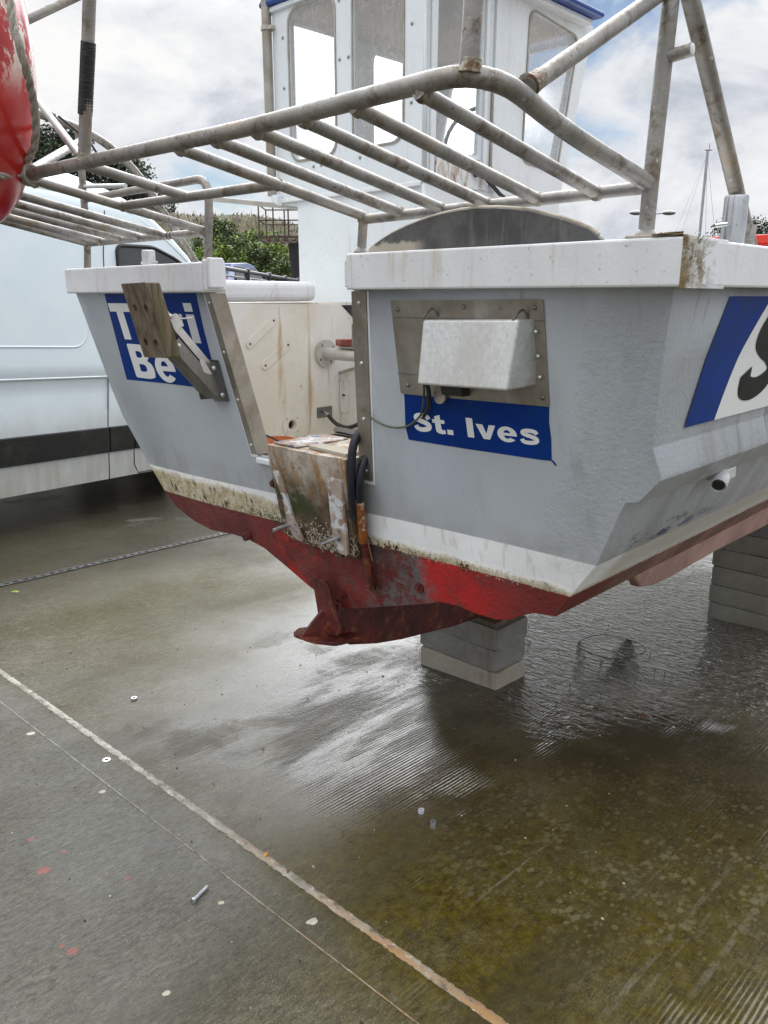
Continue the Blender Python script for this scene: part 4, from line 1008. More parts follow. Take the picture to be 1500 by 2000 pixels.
# skeg with strap and sole plate
skeg = empty_part('skeg', boat)
prof = [(.245, .56), (.228, .43), (.30, .385), (.42, .350), (.56, .322), (.72, .300), (.90, .275), (1.10, .262), (1.6, .262), (2.4, .30), (2.4, .55), (.9, .56)]
plate('fin', prof, [], .055, lambda a, b, d: Vector((-.022 + d, a, b)), 'rust_red', skeg, bevel=.012)
strap = rpoly([(-.045, .655), (.038, .655), (.056, .56), (.085, .462), (-.022, .448), (-.030, .55)], .034, 6)
plate('strap', strap, [], .012, lambda a, b, d: Vector((a, .205 + .25 * (.6 - b) * .3 - d + .0, b)), 'rust_red', skeg, bevel=.003)
bm = bmesh.new(); dome(bm, (-.004, .196, .632), (0, -1, 0), .012, .006); obj('strap_bolt', bm, 'rust_red', skeg)
def sole():
    bm = bmesh.new(); pts = rpoly([(-.125, .19), (-.085, .13), (.02, .13), (.095, .17), (.10, .30), (-.06, .30)], .02)
    lo = [bm.verts.new((x, y, .428 + (x + .1) * .06 + (y - .2) * -.10)) for x, y in pts]; hi = [bm.verts.new((x, y, .441 + (x + .1) * .06 + (y - .2) * -.10)) for x, y in pts]
    bm.faces.new(hi); bm.faces.new(lo[::-1])
    for i in range(len(pts)): bm.faces.new((lo[i], lo[(i + 1) % len(pts)], hi[(i + 1) % len(pts)], hi[i]))
    obj('sole_plate', bm, 'rust_red', skeg, bevel=.002)
sole()
bm = bmesh.new(); v = [bm.verts.new(q) for q in ((-.006, .20, .545), (-.055, .14, .447), (.0, .205, .447), (.004, .20, .545), (-.045, .14, .447), (.010, .205, .447))]
bm.faces.new(v[:3]); bm.faces.new(v[3:][::-1])
for i in range(3): bm.faces.new((v[i], v[(i + 1) % 3], v[3 + (i + 1) % 3], v[3 + i]))
obj('gusset', bm, 'rust_red', skeg)
# bilge keel to starboard and port
for sx in (1, -1):
    pr = [(.64, .80), (.655, .762), (.72, .712), (.82, .690), (.95, .683), (1.3, .690), (1.8, .680), (2.6, .70), (3.2, .76), (3.2, .86), (.9, .84)]
    plate('bilge_keel', pr, [], .035, lambda a, b, d: Vector((sx * (.885 - d + (b - .7) * .25), a, b)), 'pink_bilge', boat, bevel=.008)
# clear overboard spout
sp = empty_part('overboard_spout', boat)
bm = bmesh.new(); tube(bm, [(1.085, .62, 1.125), (1.150, .585, 1.128), (1.160, .535, 1.110)], .021, 18, .02, caps=False); o_ = obj('spout_tube', bm, 'clear_plastic', sp, auto=40)
ms = o_.modifiers.new('thick', 'SOLIDIFY'); ms.thickness = .003
boxobj('spout_plate', (1.138, 1.150, .56, .68, 1.106, 1.140), 'clear_plastic', sp, bevel=.012)
bm = bmesh.new(); cyl(bm, (1.1592, .538, 1.1118), (1.1602, .5345, 1.1098), .0145, 16); obj('spout_bore', bm, 'rubber', sp)

# ------------------------------------------------------------------ pipe rack and stern gantry (welded to the boat)
rack = empty_part('pot_rack', boat)
ZI, YI, ZA, YA = 1.785, .080, 1.888, -.480
def slz(y): return ZI + (ZA - ZI) * (YI - y) / (YI - YA)
pipe('outer_rail', [(1.135, YI, 1.793), (1.133, -.25, slz(-.25) + .006), (1.147, -.472, ZA + .012), (.60, YA, ZA + .003), (-.40, YA, ZA + .015), (-1.22, YA, ZA + .010), (-1.22, YI, ZI)], .0158, rack, rad=.10, seg=18)
pipe('inner_rail', [(.328, YI, ZI - .008), (1.135, YI, ZI + .003)], .0128, rack)
pipe('inner_rail', [(-1.22, YI, ZI - .002), (-.405, YI, ZI - .002)], .0128, rack)
pipe('cross_rail', [(-.41, -.205, 1.842), (.325, -.205, 1.838)], .0128, rack)
for x in (.331, .466, .601, .739, .875, 1.021): pipe('slat', [(x, YA, ZA - .001), (x, YI, ZI)], .0130, rack)
for x in (-.409, -.669, -.822, -.956, -1.114): pipe('slat', [(x, YA, ZA + .004), (x, YI, ZI + .002)], .0130, rack)
pipe('slat', [(-.076, YA, ZA + .004), (-.066, -.205, 1.842)], .0130, rack)
# feet and uprights
pipe('foot', [(.320, YI, 1.680), (.331, YI, ZI)], .0125, rack)
pipe('foot', [(-1.246, YI, 1.680), (-1.225, YI, ZI), (-1.215, YI, 2.185)], .0135, rack)
pipe('upright', [(1.1345, YI, 1.680), (1.137, YI, 1.80), (1.147, YI, 2.111), (1.155, YI, 2.36)], .0158, rack, seg=18)
pipe('spigot', [(1.152, YI, 2.016), (1.197, YI, 2.020)], .0125, rack)
bm = bmesh.new(); dome(bm, (1.1975, YI, 2.020), (1, 0, 0), .0105, .002); obj('spigot_plug', bm, 'cabin_white', rack)
pipe('hoop', [(-.402, YI, 1.675), (-.385, YI, 1.80), (-.370, YI, 1.946), (-1.0, YI, 1.946), (-1.21, YI, 1.946)], .0135, rack, rad=.075)
pipe('strut', [(1.17, .545, 1.690), (1.17, .431, 1.800), (1.17, .115, 2.114), (1.165, -.06, 2.29)], .0170, rack, seg=18)
pipe('strut', [(-1.20, .59, 1.68), (-1.20, .306, 2.072), (-1.20, .142, 2.185), (-1.20, -.14, 2.238), (-1.20, -.60, 2.34)], .0155, rack, rad=.10, seg=16)
pipe('brace', [(1.137, -.355, 1.893), (1.134, -.02, 2.075), (1.14, .12, 2.155)], .0145, rack)
pipe('brace', [(-.43, -.47, 1.912), (-1.20, .09, 2.160)], .0135, rack)
pipe('brace', [(-.11, -.475, 1.915), (-1.2, -.10, 2.30), (-1.45, -.02, 2.39)], .0110, rack)
pipe('brace', [(-1.3, -.55, 2.37), (-1.2, -.078, 2.531), (-1.2, .30, 2.76)], .0155, rack)
pipe('post', [(-.083, YA, 1.905), (-.013, YA, 2.149), (.03, YA, 2.30), (.06, YA, 2.45)], .0150, rack, seg=18)
pipe('post', [(1.105, -.462, 1.895), (1.118, -.462, 2.10), (1.128, -.462, 2.32)], .0150, rack, seg=18)
pipe('stay', [(-1.25, YI, 1.995), (-.93, YI + .02, 1.972)], .0085, rack, 'bright_steel')
bm = bmesh.new()
for k in range(26):                                                # overlapping turns of tape
    t = k / 26; a = Vector((-.058, YA, 2.003)).lerp(Vector((-.011, YA, 2.150)), t); b = Vector((-.058, YA, 2.003)).lerp(Vector((-.011, YA, 2.150)), t + 1.4 / 26)
    tube(bm, [a, a.lerp(b, .5), b], [.0168 + .0012 * mnoise.noise((k * 1.7, 0, 0)), .0175, .0166], 16, caps=False)
obj('tape_wrap', bm, 'tape_black', rack, smooth=True)
# weld beads
def bead(p, r):
    bm = bmesh.new(); weld(bm, p, r); obj('weld_bead', bm, 'weld', rack)
for x in (.466, .601, .739, .875, 1.021): bead((x, YI - .004, ZI), .0162)
for x in (.331, .466, .601, .739, .875, 1.021, -.409): bead((x, YA + .012, ZA - .003), .0166)
for p in ((.330, YI, ZI - .006), (1.136, YI, ZI + .004), (-.405, YI, ZI - .002), (-.409, -.205, 1.842), (.327, -.205, 1.838)): bead(p, .0168)
for x in (-.669, -.822, -.956, -1.114): bead((x, YI - .004, ZI), .0150)
for p, q in (((1.108, -.462, 1.900), (1.113, -.462, 1.932)), ((-.083, YA, 1.903), (-.073, YA, 1.935)), ((1.136, -.352, 1.8955), (1.135, -.300, 1.924))):
    bm = bmesh.new(); a, b = Vector(p), Vector(q); n_ = 9; b = a.lerp(b, .6)
    tube(bm, [a.lerp(b, k / n_) for k in range(n_ + 1)], [.0200 - .0050 * (k / n_) ** .5 + .0012 * mnoise.noise((k * 2.3, p[0] * 9, 0)) for k in range(n_ + 1)], 16); obj('weld_bead', bm, 'weld', rack, smooth=True)
cyls('clamp_ring', [[((x, YI, ZI - .002), (x - .006, YI, ZI - .002), .0134, 16)] for x in (-.60, -.62)], 'rubber', rack)
for p, r_ in (((.320, YI, 1.686), .022), ((1.1345, YI, 1.688), .026), ((-.402, YI, 1.684), .024)):
    bm = bmesh.new(); tube(bm, [Vector(p), Vector(p) + Vector((0, 0, .010)), Vector(p) + Vector((0, 0, .022))], [r_, r_ * .85, r_ * .58], 16); obj('foot_flare', bm, 'pipe', rack, smooth=True)
bm = bmesh.new(); cyl(bm, (-1.19, -.02, 2.215), (-1.20, -.05, 2.225), .018, 12); obj('cable_tie', bm, 'rubber', rack)
pipe('thin_cable', [(-1.16, -.02, 2.22), (-1.10, .06, 2.14), (-1.15, .14, 2.07)], .004, rack, 'rubber', rad=.03)

# bollards
def bollard(x, y, h, mat, pin):
    b = empty_part('bollard', boat); z = 1.690
    bm = bmesh.new(); tube(bm, [(x, y, z - .02), (x, y, z + h - .006), (x, y, z + h - .001), (x, y, z + h)], [.0262, .0262, .025, .021], 32); obj('post_tube', bm, mat, b, auto=40)
    bm = bmesh.new(); cyl(bm, (x - .034, y - .012, z + h * .42), (x + .0, y - .030, z + h * .42), .005, 10) if pin == 1 else cyl(bm, (x - .055, y, z + h * .3), (x + .06, y, z + h * .3), .005, 10)
    obj('cross_pin', bm, mat, b, auto=40)
bollard(1.172, .425, .108, 'chrome', 1); bollard(-1.062, .25, .068, 'bright_steel', 2)
bm = bmesh.new(); tube(bm, [(1.18, .50, 1.69), (1.182, .505, 1.74)], .012, 10); obj('strut_gusset', bm, 'pipe', boat)

# folding outboard bracket on the port side of the transom
obk = empty_part('outboard_bracket', boat)
plate('wooden_pad', rpoly([(-.462, 1.618), (-.312, 1.621), (-.309, 1.394), (-.455, 1.390)], .006), [circ(-.418, 1.545, .0115, 14), circ(-.355, 1.545, .0115, 14), circ(-.416, 1.440, .0115, 14), circ(-.355, 1.440, .0115, 14)], .048, tfn(.152), 'wood', obk, bevel=.004)
plate('pad_plate', rpoly([(-.44, 1.585), (-.335, 1.585), (-.335, 1.40), (-.44, 1.40)], .02), [], .004, tfn(.1475), 'bright_steel', obk, bevel=.001)
def link_arm(x, a, b, w, th):
    bm = bmesh.new(); A = T(x, a[0], a[1]); B = T(x, b[0], b[1]); u = (B - A).normalized(); n = Vector((0, -u.z, u.y))
    fl = []
    for sx in (-th, th):
        q = [A - u * .014 + n * w, A - u * .014 - n * w, B + u * .014 - n * w, B + u * .014 + n * w]
        for dx in (-.0015, .0015): fl.append([bm.verts.new(v + Vector((sx + dx, 0, 0))) for v in q])
    for k in (0, 2):
        p, q = fl[k], fl[k + 1]; bm.faces.new(p); bm.faces.new(q[::-1])
        for i in range(4): bm.faces.new((p[i], q[i], q[(i + 1) % 4], p[(i + 1) % 4]))
    web = [A + n * w + Vector((-th, 0, 0)), A + n * w + Vector((th, 0, 0)), B + n * w + Vector((th, 0, 0)), B + n * w + Vector((-th, 0, 0))]
    lo = [bm.verts.new(v) for v in web]; hi = [bm.verts.new(v - n * .003) for v in web]
    bm.faces.new(lo); bm.faces.new(hi[::-1])
    for i in range(4): bm.faces.new((lo[i], lo[(i + 1) % 4], hi[(i + 1) % 4], hi[i]))
    return bm
obj('lower_arm', link_arm(-.372, (1.262, .030), (1.430, .142), .020, .044), 'dark_steel', obk, bevel=.0012)
obj('upper_arm', link_arm(-.372, (1.352, .036), (1.520, .142), .013, .034), 'bright_steel', obk, bevel=.0012)
plate('base_plate', rpoly([(-.420, 1.376), (-.330, 1.376), (-.330, 1.236), (-.420, 1.232)], .006), [], .005, tfn(.002), 'dark_steel', obk, bevel=.001)
for x in (-.418, -.332): boxobj('base_cheek', (x - .002, x + .002, 0, 1, 0, 1), 'dark_steel', obk, f=lambda v: T(v.x, 1.240 + .130 * v.z, .006 + .052 * v.y), bevel=.001)
bm = bmesh.new()
A, B = T(-.365, 1.345, .062), T(-.365, 1.445, .128); u = (B - A); q = u.normalized(); n1_ = q.orthogonal().normalized(); n2_ = q.cross(n1_)
tube(bm, [A + u * (k / 220) + (n1_ * math.cos(k * .62) + n2_ * math.sin(k * .62)) * .0095 for k in range(221)], .0019, 6)
obj('spring', bm, 'rubber', obk, smooth=True)
for (z, o) in ((1.262, .030), (1.352, .036), (1.430, .142), (1.520, .142)):
    bm = bmesh.new(); cyl(bm, T(-.424, z, o), T(-.320, z, o), .0055, 12); dome(bm, T(-.320, z, o), (1, 0, 0), .0085, .006); obj('pivot_bolt', bm, 'bright_steel', obk, auto=40)
bm = bmesh.new(); cyl(bm, T(-.43, 1.505, .115), T(-.29, 1.515, .085), .0028, 8); obj('release_bar', bm, 'bright_steel', obk)
plate('latch_plate', rpoly([(1.49, .10), (1.53, .115), (1.52, .145), (1.48, .14)], .006), [], .004, lambda a, b, d: T(-.328 + d, a, b), 'bright_steel', obk)
plate('latch_plate', rpoly([(1.33, .045), (1.385, .065), (1.38, .08), (1.34, .075)], .008), [], .004, lambda a, b, d: T(-.328 + d, a, b), 'bright_steel', obk)
domes('base_bolt', [(T(x, z, .0075), (0, -1, -.25), .006, .005) for (x, z) in ((-.41, 1.362), (-.34, 1.362), (-.41, 1.247), (-.34, 1.247), (-.375, 1.247))], 'bright_steel', obk)

# ------------------------------------------------------------------ wheelhouse
wh = empty_part('wheelhouse', boat)
X0, X1, Y0, YB, YT, ZB, ZT = -1.165, -.28, 1.0, 1.985, 2.200, 2.010, 2.800
def front_y(z): return YB + (YT - YB) * (z - ZB) / (ZT - ZB)
aw = [(X0, ZB), (X1, ZB), (X1, ZT), (X0, ZT)]
w1 = rrect(-1.056, -.762, 2.164, 2.765, .06); w2 = rrect(-.657, -.378, 2.170, 2.765, .06)
fa = lambda base: (lambda a, b, d: Vector((a, Y0 + base + d, b)))
plate('wall', aw, [w1, w2], .03, fa(0), 'cabin_white', wh)
def pane(nm, hole, fn, mat='cabin_glass'): return plate(nm, hole, [], .0, fn, mat, wh)     # one sheet of glass
pane('window_pane', w1, fa(.010)); pane('window_pane', w2, fa(.010))
def gasket(hole, fn, w=.006):
    cx = sum(p[0] for p in hole) / len(hole); cy = sum(p[1] for p in hole) / len(hole)
    def sc(d): return [(a + (d if a > cx else -d), b + (d if b > cy else -d)) for a, b in hole]
    plate('window_rubber', sc(w), [sc(-.003)], .004, fn, 'stained_steel', wh)
gasket(w1, fa(-.004)); gasket(w2, fa(-.004))
# starboard side with door and forward window
sw = [(Y0 + .031, ZB), (YB, ZB), (YT, ZT), (Y0 + .031, ZT)]
w3 = rpoly([(1.082, 2.135), (1.362, 2.145), (1.372, 2.745), (1.088, 2.745)], .012); w4 = rpoly([(1.665, 2.160), (1.945, 2.140), (2.075, 2.725), (1.685, 2.760)], .055, 6)
fs = lambda base: (lambda a, b, d: Vector((X1 - base - d, a, b)))
fsi = fs(0)
plate('wall', sw, [w3, w4], .03, fsi, 'cabin_white', wh)
pane('window_pane', w3, fs(.012)); pane('window_pane', w4, fs(.010)); gasket(w4, lambda a, b, d: Vector((X1 + .001 + d, a, b)))
plate('door_panel', [(1.075, 2.012), (1.375, 2.012), (1.372, 2.128), (1.078, 2.124)], [], .004, lambda a, b, d: Vector((X1 + .0005 + d, a, b)), 'peeling_door', wh)
for y, w in ((1.052, .02), (1.386, .022), (1.452, .03)):
    boxobj('door_post', (X1 + .0008, X1 + .012, y - w / 2, y + w / 2, ZB + .002, ZT), 'cabin_white', wh, bevel=.003)
boxobj('door_seal', (X1 + .001, X1 + .006, 1.399, 1.404, ZB + .02, ZT), 'edge_bare', wh)
boxobj('door_seal', (X1 + .001, X1 + .008, 1.426, 1.433, ZB + .02, ZT - .4), 'stained_steel', wh)
# port and front walls (lights seen through the cabin)
w5 = rrect(1.05, 1.50, 2.13, 2.757, .05); w8 = rpoly([(1.605, 2.13), (1.93, 2.13), (2.07, 2.735), (1.605, 2.735)], .05)
plate('wall', sw, [w5, w8], .03, lambda a, b, d: Vector((X0 + d, a, b)), 'cabin_white', wh)
for w_ in (w5, w8): pane('window_pane', w_, lambda a, b, d: Vector((X0 + .012 + d, a, b)))
def ff(base): return lambda a, b, d: Vector((a, front_y(b) - base - d, b))
w6 = rrect(X0 + .08, -.75, 2.16, 2.74, .05); w7 = rrect(-.69, X1 - .08, 2.16, 2.74, .05)
plate('wall', [(X0 + .031, ZB), (X1 - .031, ZB), (X1 - .031, ZT), (X0 + .031, ZT)], [w6, w7], .03, ff(.001), 'cabin_white', wh)
pane('window_pane', w6, ff(.012)); pane('window_pane', w7, ff(.012))
bm = bmesh.new(); box(bm, X0 + .031, X1 - .031, Y0 + .031, YB - .04, ZB, ZB + .02); obj('cabin_floor', bm, 'cabin_inside', wh)
bm = bmesh.new(); box(bm, X0 + .031, X1 - .031, Y0 + .031, YT - .08, 2.765, 2.79); obj('ceiling', bm, 'cabin_inside', wh)
bm = bmesh.new(); box(bm, X0 + .10, X1 - .10, YB - .30, YB - .04, 2.03, 2.20); obj('console', bm, 'cabin_inside', wh, bevel=.01)
pipe('steering_wheel', [Vector((-.58 + .13 * math.cos(t * .2618), 1.66 + .05 * math.sin(t * .2618), 2.30 + .12 * math.sin(t * .2618))) for t in range(25)], .009, wh, 'rubber')
bm = bmesh.new(); box(bm, X0 - .06, X1 + .095, Y0 - .03, YT - .06, ZT + .001, ZT + .030); obj('roof', bm, 'roof_blue', wh, bevel=.012)
bm = bmesh.new(); box(bm, X0 - .03, X1 + .05, Y0 - .015, YT - .09, ZT - .022, ZT); obj('roof_trim', bm, 'cabin_white', wh, bevel=.005)
boxobj('sill_ledge', (X0 + .02, X1 - .002, Y0 - .012, Y0 - .0005, ZB - .014, ZB + .004), 'gunwale_white', wh, bevel=.003)
domes('screw', [((x, Y0 - .001, z), (0, -1, 0), .0068, .005) for x, zs in ((-1.095, (2.67, 2.47)), (-.735, (2.52, 2.735)), (-.682, (2.52,)), (-.335, (2.57, 2.3)), (-.62, (2.135,)), (-.91, (2.13,)), (-.86, (2.13,))) for z in zs], 'stained_steel', wh)
pipe('drainpipe', [(-1.186, .985, 2.03), (-1.186, .985, 2.86)], .022, wh, 'stained_steel', seg=18)
boxobj('drainpipe_foot', (-1.172, -1.128, .965, .998, 1.985, 2.03), 'cabin_white', wh, bevel=.004)
bm = bmesh.new(); tube(bm, [(-1.186, .985, 2.712), (-1.186, .985, 2.728)], .027, 18); box(bm, -1.165, -1.145, .975, .999, 2.713, 2.727); obj('pipe_clip', bm, 'grey_paint', wh, auto=40)
bm = bmesh.new(); cyl(bm, (X1 + .002, 1.33, 2.075), (X1 + .035, 1.33, 2.075), .016, 16); obj('wiper_motor', bm, 'rubber', wh, auto=40)
pipe('wiper_arm', [(X1 + .03, 1.335, 2.07), (X1 + .03, 1.47, 2.00), (X1 + .03, 1.51, 1.995)], .005, wh, 'rubber')
pipe('wiper_arm', [(X1 + .03, 1.345, 2.078), (X1 + .03, 1.475, 2.008), (X1 + .03, 1.51, 1.995)], .004, wh, 'rubber')
# trunk beneath the cabin
plate('trunk_wall', [(-1.03, 1.2), (X1 - .001, 1.2), (X1 - .001, ZB - .001), (-1.03, ZB - .001)], [], .03, fa(.004), 'cabin_white', wh)
plate('trunk_wall', [(Y0 + .036, 1.2), (YB + .2, 1.2), (YB, ZB - .001), (Y0 + .036, ZB - .001)], [], .03, fs(.001), 'cabin_white', wh)
plate('trunk_wall', [(Y0 + .036, 1.2), (YB, 1.2), (YB, ZB - .001), (Y0 + .036, ZB - .001)], [], .03, lambda a, b, d: Vector((-1.03 + d, a, b)), 'cabin_white', wh)
boxobj('cabin_sole', (X0 + .005, -1.0, Y0 + .005, YB - .005, ZB - .022, ZB - .001), 'cabin_white', wh)
boxobj('trunk_front', (-1.0, X1 - .032, YB - .04, YB, 1.55, ZB - .001), 'cabin_white', wh)
pipe('hand_rail', [(-1.15, .59, 1.987), (-1.15, 1.12, 1.986)], .0115, boat, 'grey_paint')

# ------------------------------------------------------------------ things on and around the boat
def buoy():
    C0 = Vector((-.516, -.61, 2.189)); t = thing('marker_buoy', 'worn red buoy with flaked white patches hanging beside the rack', 'buoy', C0)
    bm = bmesh.new(); rows = []; n = 40; m = 40
    for i in range(n + 1):
        a = -math.pi / 2 + math.pi * i / n; z = .435 * math.sin(a); r_ = .208 * max(0, math.cos(a)) ** .92
        rows.append([bm.verts.new((r_ * math.cos(2 * math.pi * j / m), r_ * math.sin(2 * math.pi * j / m), z)) for j in range(m)] if 0 < i < n else [bm.verts.new((0, 0, z))])
    for a, b in zip(rows, rows[1:]):
        for j in range(m):
            if len(a) == 1: bm.faces.new((a[0], b[(j + 1) % m], b[j]))
            elif len(b) == 1: bm.faces.new((a[j], a[(j + 1) % m], b[0]))
            else: bm.faces.new((a[j], a[(j + 1) % m], b[(j + 1) % m], b[j]))
    obj('buoy_body', bm, 'fender', t, smooth=True)
    bm = bmesh.new(); cyl(bm, (0, 0, .42), (0, 0, .50), .045, 20); obj('buoy_neck', bm, 'fender', t, auto=40)
    bm = bmesh.new(); tube(bm, [(.03 * math.cos(k * .42), 0, .52 + .03 * math.sin(k * .42)) for k in range(16)], .009, 10); obj('buoy_eye', bm, 'stained_steel', t, smooth=True)
buoy()
def rope_strands(bm, pts, r, turns=90):
    P = fillet(pts, .05, 5); L = [0]
    for a, b in zip(P, P[1:]): L.append(L[-1] + (b - a).length)
    def at(s):
        for i in range(len(P) - 1):
            if s <= L[i + 1] or i == len(P) - 2:
                t = (s - L[i]) / max(1e-9, L[i + 1] - L[i]); return P[i].lerp(P[i + 1], t), (P[i + 1] - P[i]).normalized()
    N_ = int(L[-1] / .004)
    for k in range(3):
        q = []
        for i in range(N_ + 1):
            p, u = at(L[-1] * i / N_); n = u.cross(Vector((.3, .5, .81))).normalized(); b = u.cross(n); a = L[-1] * i / N_ * turns * 2 * math.pi / 3 + k * 2.094
            q.append(p + (n * math.cos(a) + b * math.sin(a)) * r * .55)
        tube(bm, q, r * .60, 7)
bm = bmesh.new()
rope_strands(bm, [(-.215, -.567, 2.32), (-.203, -.569, 2.26), (-.188, -.576, 2.202), (-.168, -.574, 2.158), (-.180, -.559, 2.112), (-.235, -.526, 2.074), (-.275, -.504, 2.044), (-.312, -.490, 1.994), (-.363, -.482, 1.955), (-.405, -.490, 1.930)], .0095, 26)
for dx in (0, .012, .024):
    rope_strands(bm, [Vector((-.395 - dx, YA + .022 * math.cos(k * .7), ZA + .014 + .022 * math.sin(k * .7))) for k in range(10)], .0075, 26)
rope_strands(bm, [(-.405, -.495, 1.905), (-.395, -.53, 1.893), (-.364, -.576, 1.886), (-.34, -.64, 1.88), (-.32, -.72, 1.875)], .0085, 26)
tag(obj('rope', bm, 'rope', None, smooth=True), 'grey twisted rope hanging down the red buoy and tied round the rack rail', 'rope')
bm = bmesh.new(); tube(bm, [(-.300, -.70, 1.929), (-.32, -.663, 1.927), (-.430, -.475, 1.920)], .0095, 12); 
obj('short_rod', bm, 'pipe', rack, auto=40)

bk = thing('paint_bucket', 'small orange bucket tucked in the stern well beside the steel trim', 'bucket', (-.30, .25, .977))
bm = bmesh.new(); tube(bm, [(0, 0, 0), (0, 0, .06), (0, 0, .108)], [.062, .070, .077], 28, caps=False); f = bm.faces.new([v for v in bm.verts[:28]][::-1]); o_ = obj('bucket_body', bm, 'plastic_orange', bk, auto=40); o_.modifiers.new('t', 'SOLIDIFY').thickness = .003
bm = bmesh.new(); tube(bm, [(.078 * math.cos(k * .2), .078 * math.sin(k * .2), .108) for k in range(33)], .004, 8); obj('bucket_rim', bm, 'plastic_orange', bk, smooth=True)
pipe('bucket_handle', [(-.078, 0, .10), (-.05, -.05, .135), (.03, -.06, .14), (.078, 0, .10)], .003, bk, 'rubber', rad=.03)
fb = thing('fish_box', 'red plastic fish box on the starboard deck behind the chrome bollard', 'box', (.95, 1.55, 1.558))
bm = bmesh.new()
for b in ((-.2, .28, -.3, -.285, 0, .21), (-.2, .28, .285, .3, 0, .21), (-.2, -.185, -.2845, .2845, 0, .21), (.265, .28, -.2845, .2845, 0, .21), (-.184, .264, -.2845, .2845, .002, .015)): box(bm, *b)
obj('box_shell', bm, 'red_plastic', fb, bevel=.002)
bm = bmesh.new()
for b in ((-.215, .295, -.315, -.3005, .185, .2105), (-.215, .295, .3005, .315, .185, .2105), (-.215, -.2005, -.300, .300, .185, .2105), (.2805, .295, -.300, .300, .185, .2105)): box(bm, *b)
obj('box_rim', bm, 'red_plastic', fb, bevel=.003)

# concrete blocks
def cblock(loc, sx, sy, sz, mat, label, group, seed, rz=0):
    random.seed(seed); bm = bmesh.new(); nx, ny, nz = 12, 8, 4
    bmesh.ops.create_cube(bm, size=1); bmesh.ops.subdivide_edges(bm, edges=bm.edges[:], cuts=9, use_grid_fill=True)
    for v in bm.verts:
        c = v.co.copy(); edge = sum(1 for q in c if abs(abs(q) - .5) < .001)
        v.co = Vector((c.x * sx, c.y * sy, c.z * sz)); w = v.co + Vector((seed, seed * .3, 0))
        if edge >= 2: v.co -= Vector((math.copysign(1, c.x) if abs(c.x) > .49 else 0, math.copysign(1, c.y) if abs(c.y) > .49 else 0, math.copysign(1, c.z) if abs(c.z) > .49 else 0)) * (.0012 + .0030 * max(0, mnoise.noise(w * 16)) + (.003 if edge == 3 else 0))
        v.co += mnoise.noise_vector(w * 40) * .0006; v.co.z += sz / 2
    o = obj('concrete_block', bm, mat, None, auto=50); o.location = loc; o.rotation_euler.z = rz
    return tag(o, label, 'block', group)
g0 = gz(-.08, 1.16) - .012
for k, (mat, lab) in enumerate((('block_pale', 'pale damp concrete block at the foot of the stack under the red skeg'), ('block_grey', 'grey concrete block in the middle of the stack under the red skeg'), ('block_grey', 'topmost grey concrete block directly under the red skeg'))):
    cblock((-.088 + (.002, -.006, .004)[k], 1.163 + (0, .003, -.002)[k], g0 + k * .1008), .425, .222, .1, mat, lab, 'concrete blocks propping the boat', 3 + k, (.01, -.012, .008)[k])
pl = tag(boxobj('packing_board', (-.28, .11, 1.06, 1.26, g0 + .3035, g0 + .325), 'wood', None, bevel=.002), 'thin dark board packed between the stern stack of blocks and the skeg', 'board')
g1 = gz(.6, 2.72) - .012; names = ('lowest block, standing in the water,', 'second block from the ground', 'third block from the ground', 'fourth block from the ground', 'fifth block from the ground', 'sixth block from the ground', 'topmost rust stained block')
for k in range(7):
    random.seed(40 + k)
    cblock((.605 + random.uniform(-.006, .006), 2.73 + random.uniform(-.005, .005), g1 + k * .1008), .44, .215, .1, 'block_wet' if k < 5 else 'block_grey', names[k] + ' in the wet stack under the pink bilge keel', 'concrete blocks propping the boat', 20 + k, random.uniform(-.008, .008))

# ------------------------------------------------------------------ small litter on the slip
def small(name_, x, y, build, mat, label, cat, rz=0, lift=.0, group=None):
    bm = bmesh.new(); build(bm); o = obj(name_, bm, mat, None, auto=40); o.location = (x, y, gz(x, y) + lift); o.rotation_euler = (0, 0, rz); return tag(o, label, cat, group)
def b_bolt(bm):
    cyl(bm, (0, -.026, .0070), (0, .030, .0055), .0046, 14); cyl(bm, (0, -.027, .0078), (0, -.034, .0080), .0085, 6)
small('loose_bolt', .337, -.552, b_bolt, 'zinc', 'galvanised bolt lying loose on the concrete in the foreground', 'bolt', .325)
def b_nut(r_=.0095):
    def f(bm):
        n = 6; ro = []; 
        for z, q in ((.0005, r_), (.011, r_), (.011, r_ * .5), (.0005, r_ * .5)): ro.append([bm.verts.new((q * math.cos(2 * math.pi * i / 12), q * math.sin(2 * math.pi * i / 12), z)) for i in range(12)])
        for a in range(4):
            p, q = ro[a], ro[(a + 1) % 4]
            for i in range(12): bm.faces.new((p[i], p[(i + 1) % 12], q[(i + 1) % 12], q[i]))
    return f
small('lock_nut', .503, .148, b_nut(), 'white_nylon', 'pale lock nut on the concrete, the farther of a close pair', 'nut', .2, group='lock nuts')
small('lock_nut', .571, .126, b_nut(), 'zinc', 'blue tinged lock nut on the concrete, the nearer of a close pair', 'nut', .5, group='lock nuts')
small('hex_nut', -.896, -.063, b_nut(.012), 'zinc', 'steel nut alone on the concrete left of the red skeg', 'nut', .3)
def b_wash(bm):
    ro = []
    for z, q in ((.0005, .014), (.003, .014), (.003, .007), (.0005, .007)): ro.append([bm.verts.new((q * math.cos(2 * math.pi * i / 24), q * math.sin(2 * math.pi * i / 24), z)) for i in range(24)])
    for a in range(4):
        p, q = ro[a], ro[(a + 1) % 4]
        for i in range(24): bm.faces.new((p[i], p[(i + 1) % 24], q[(i + 1) % 24], q[i]))
small('flat_washer', -.513, -.382, b_wash, 'zinc', 'flat steel washer lying beside the joint strip', 'washer')
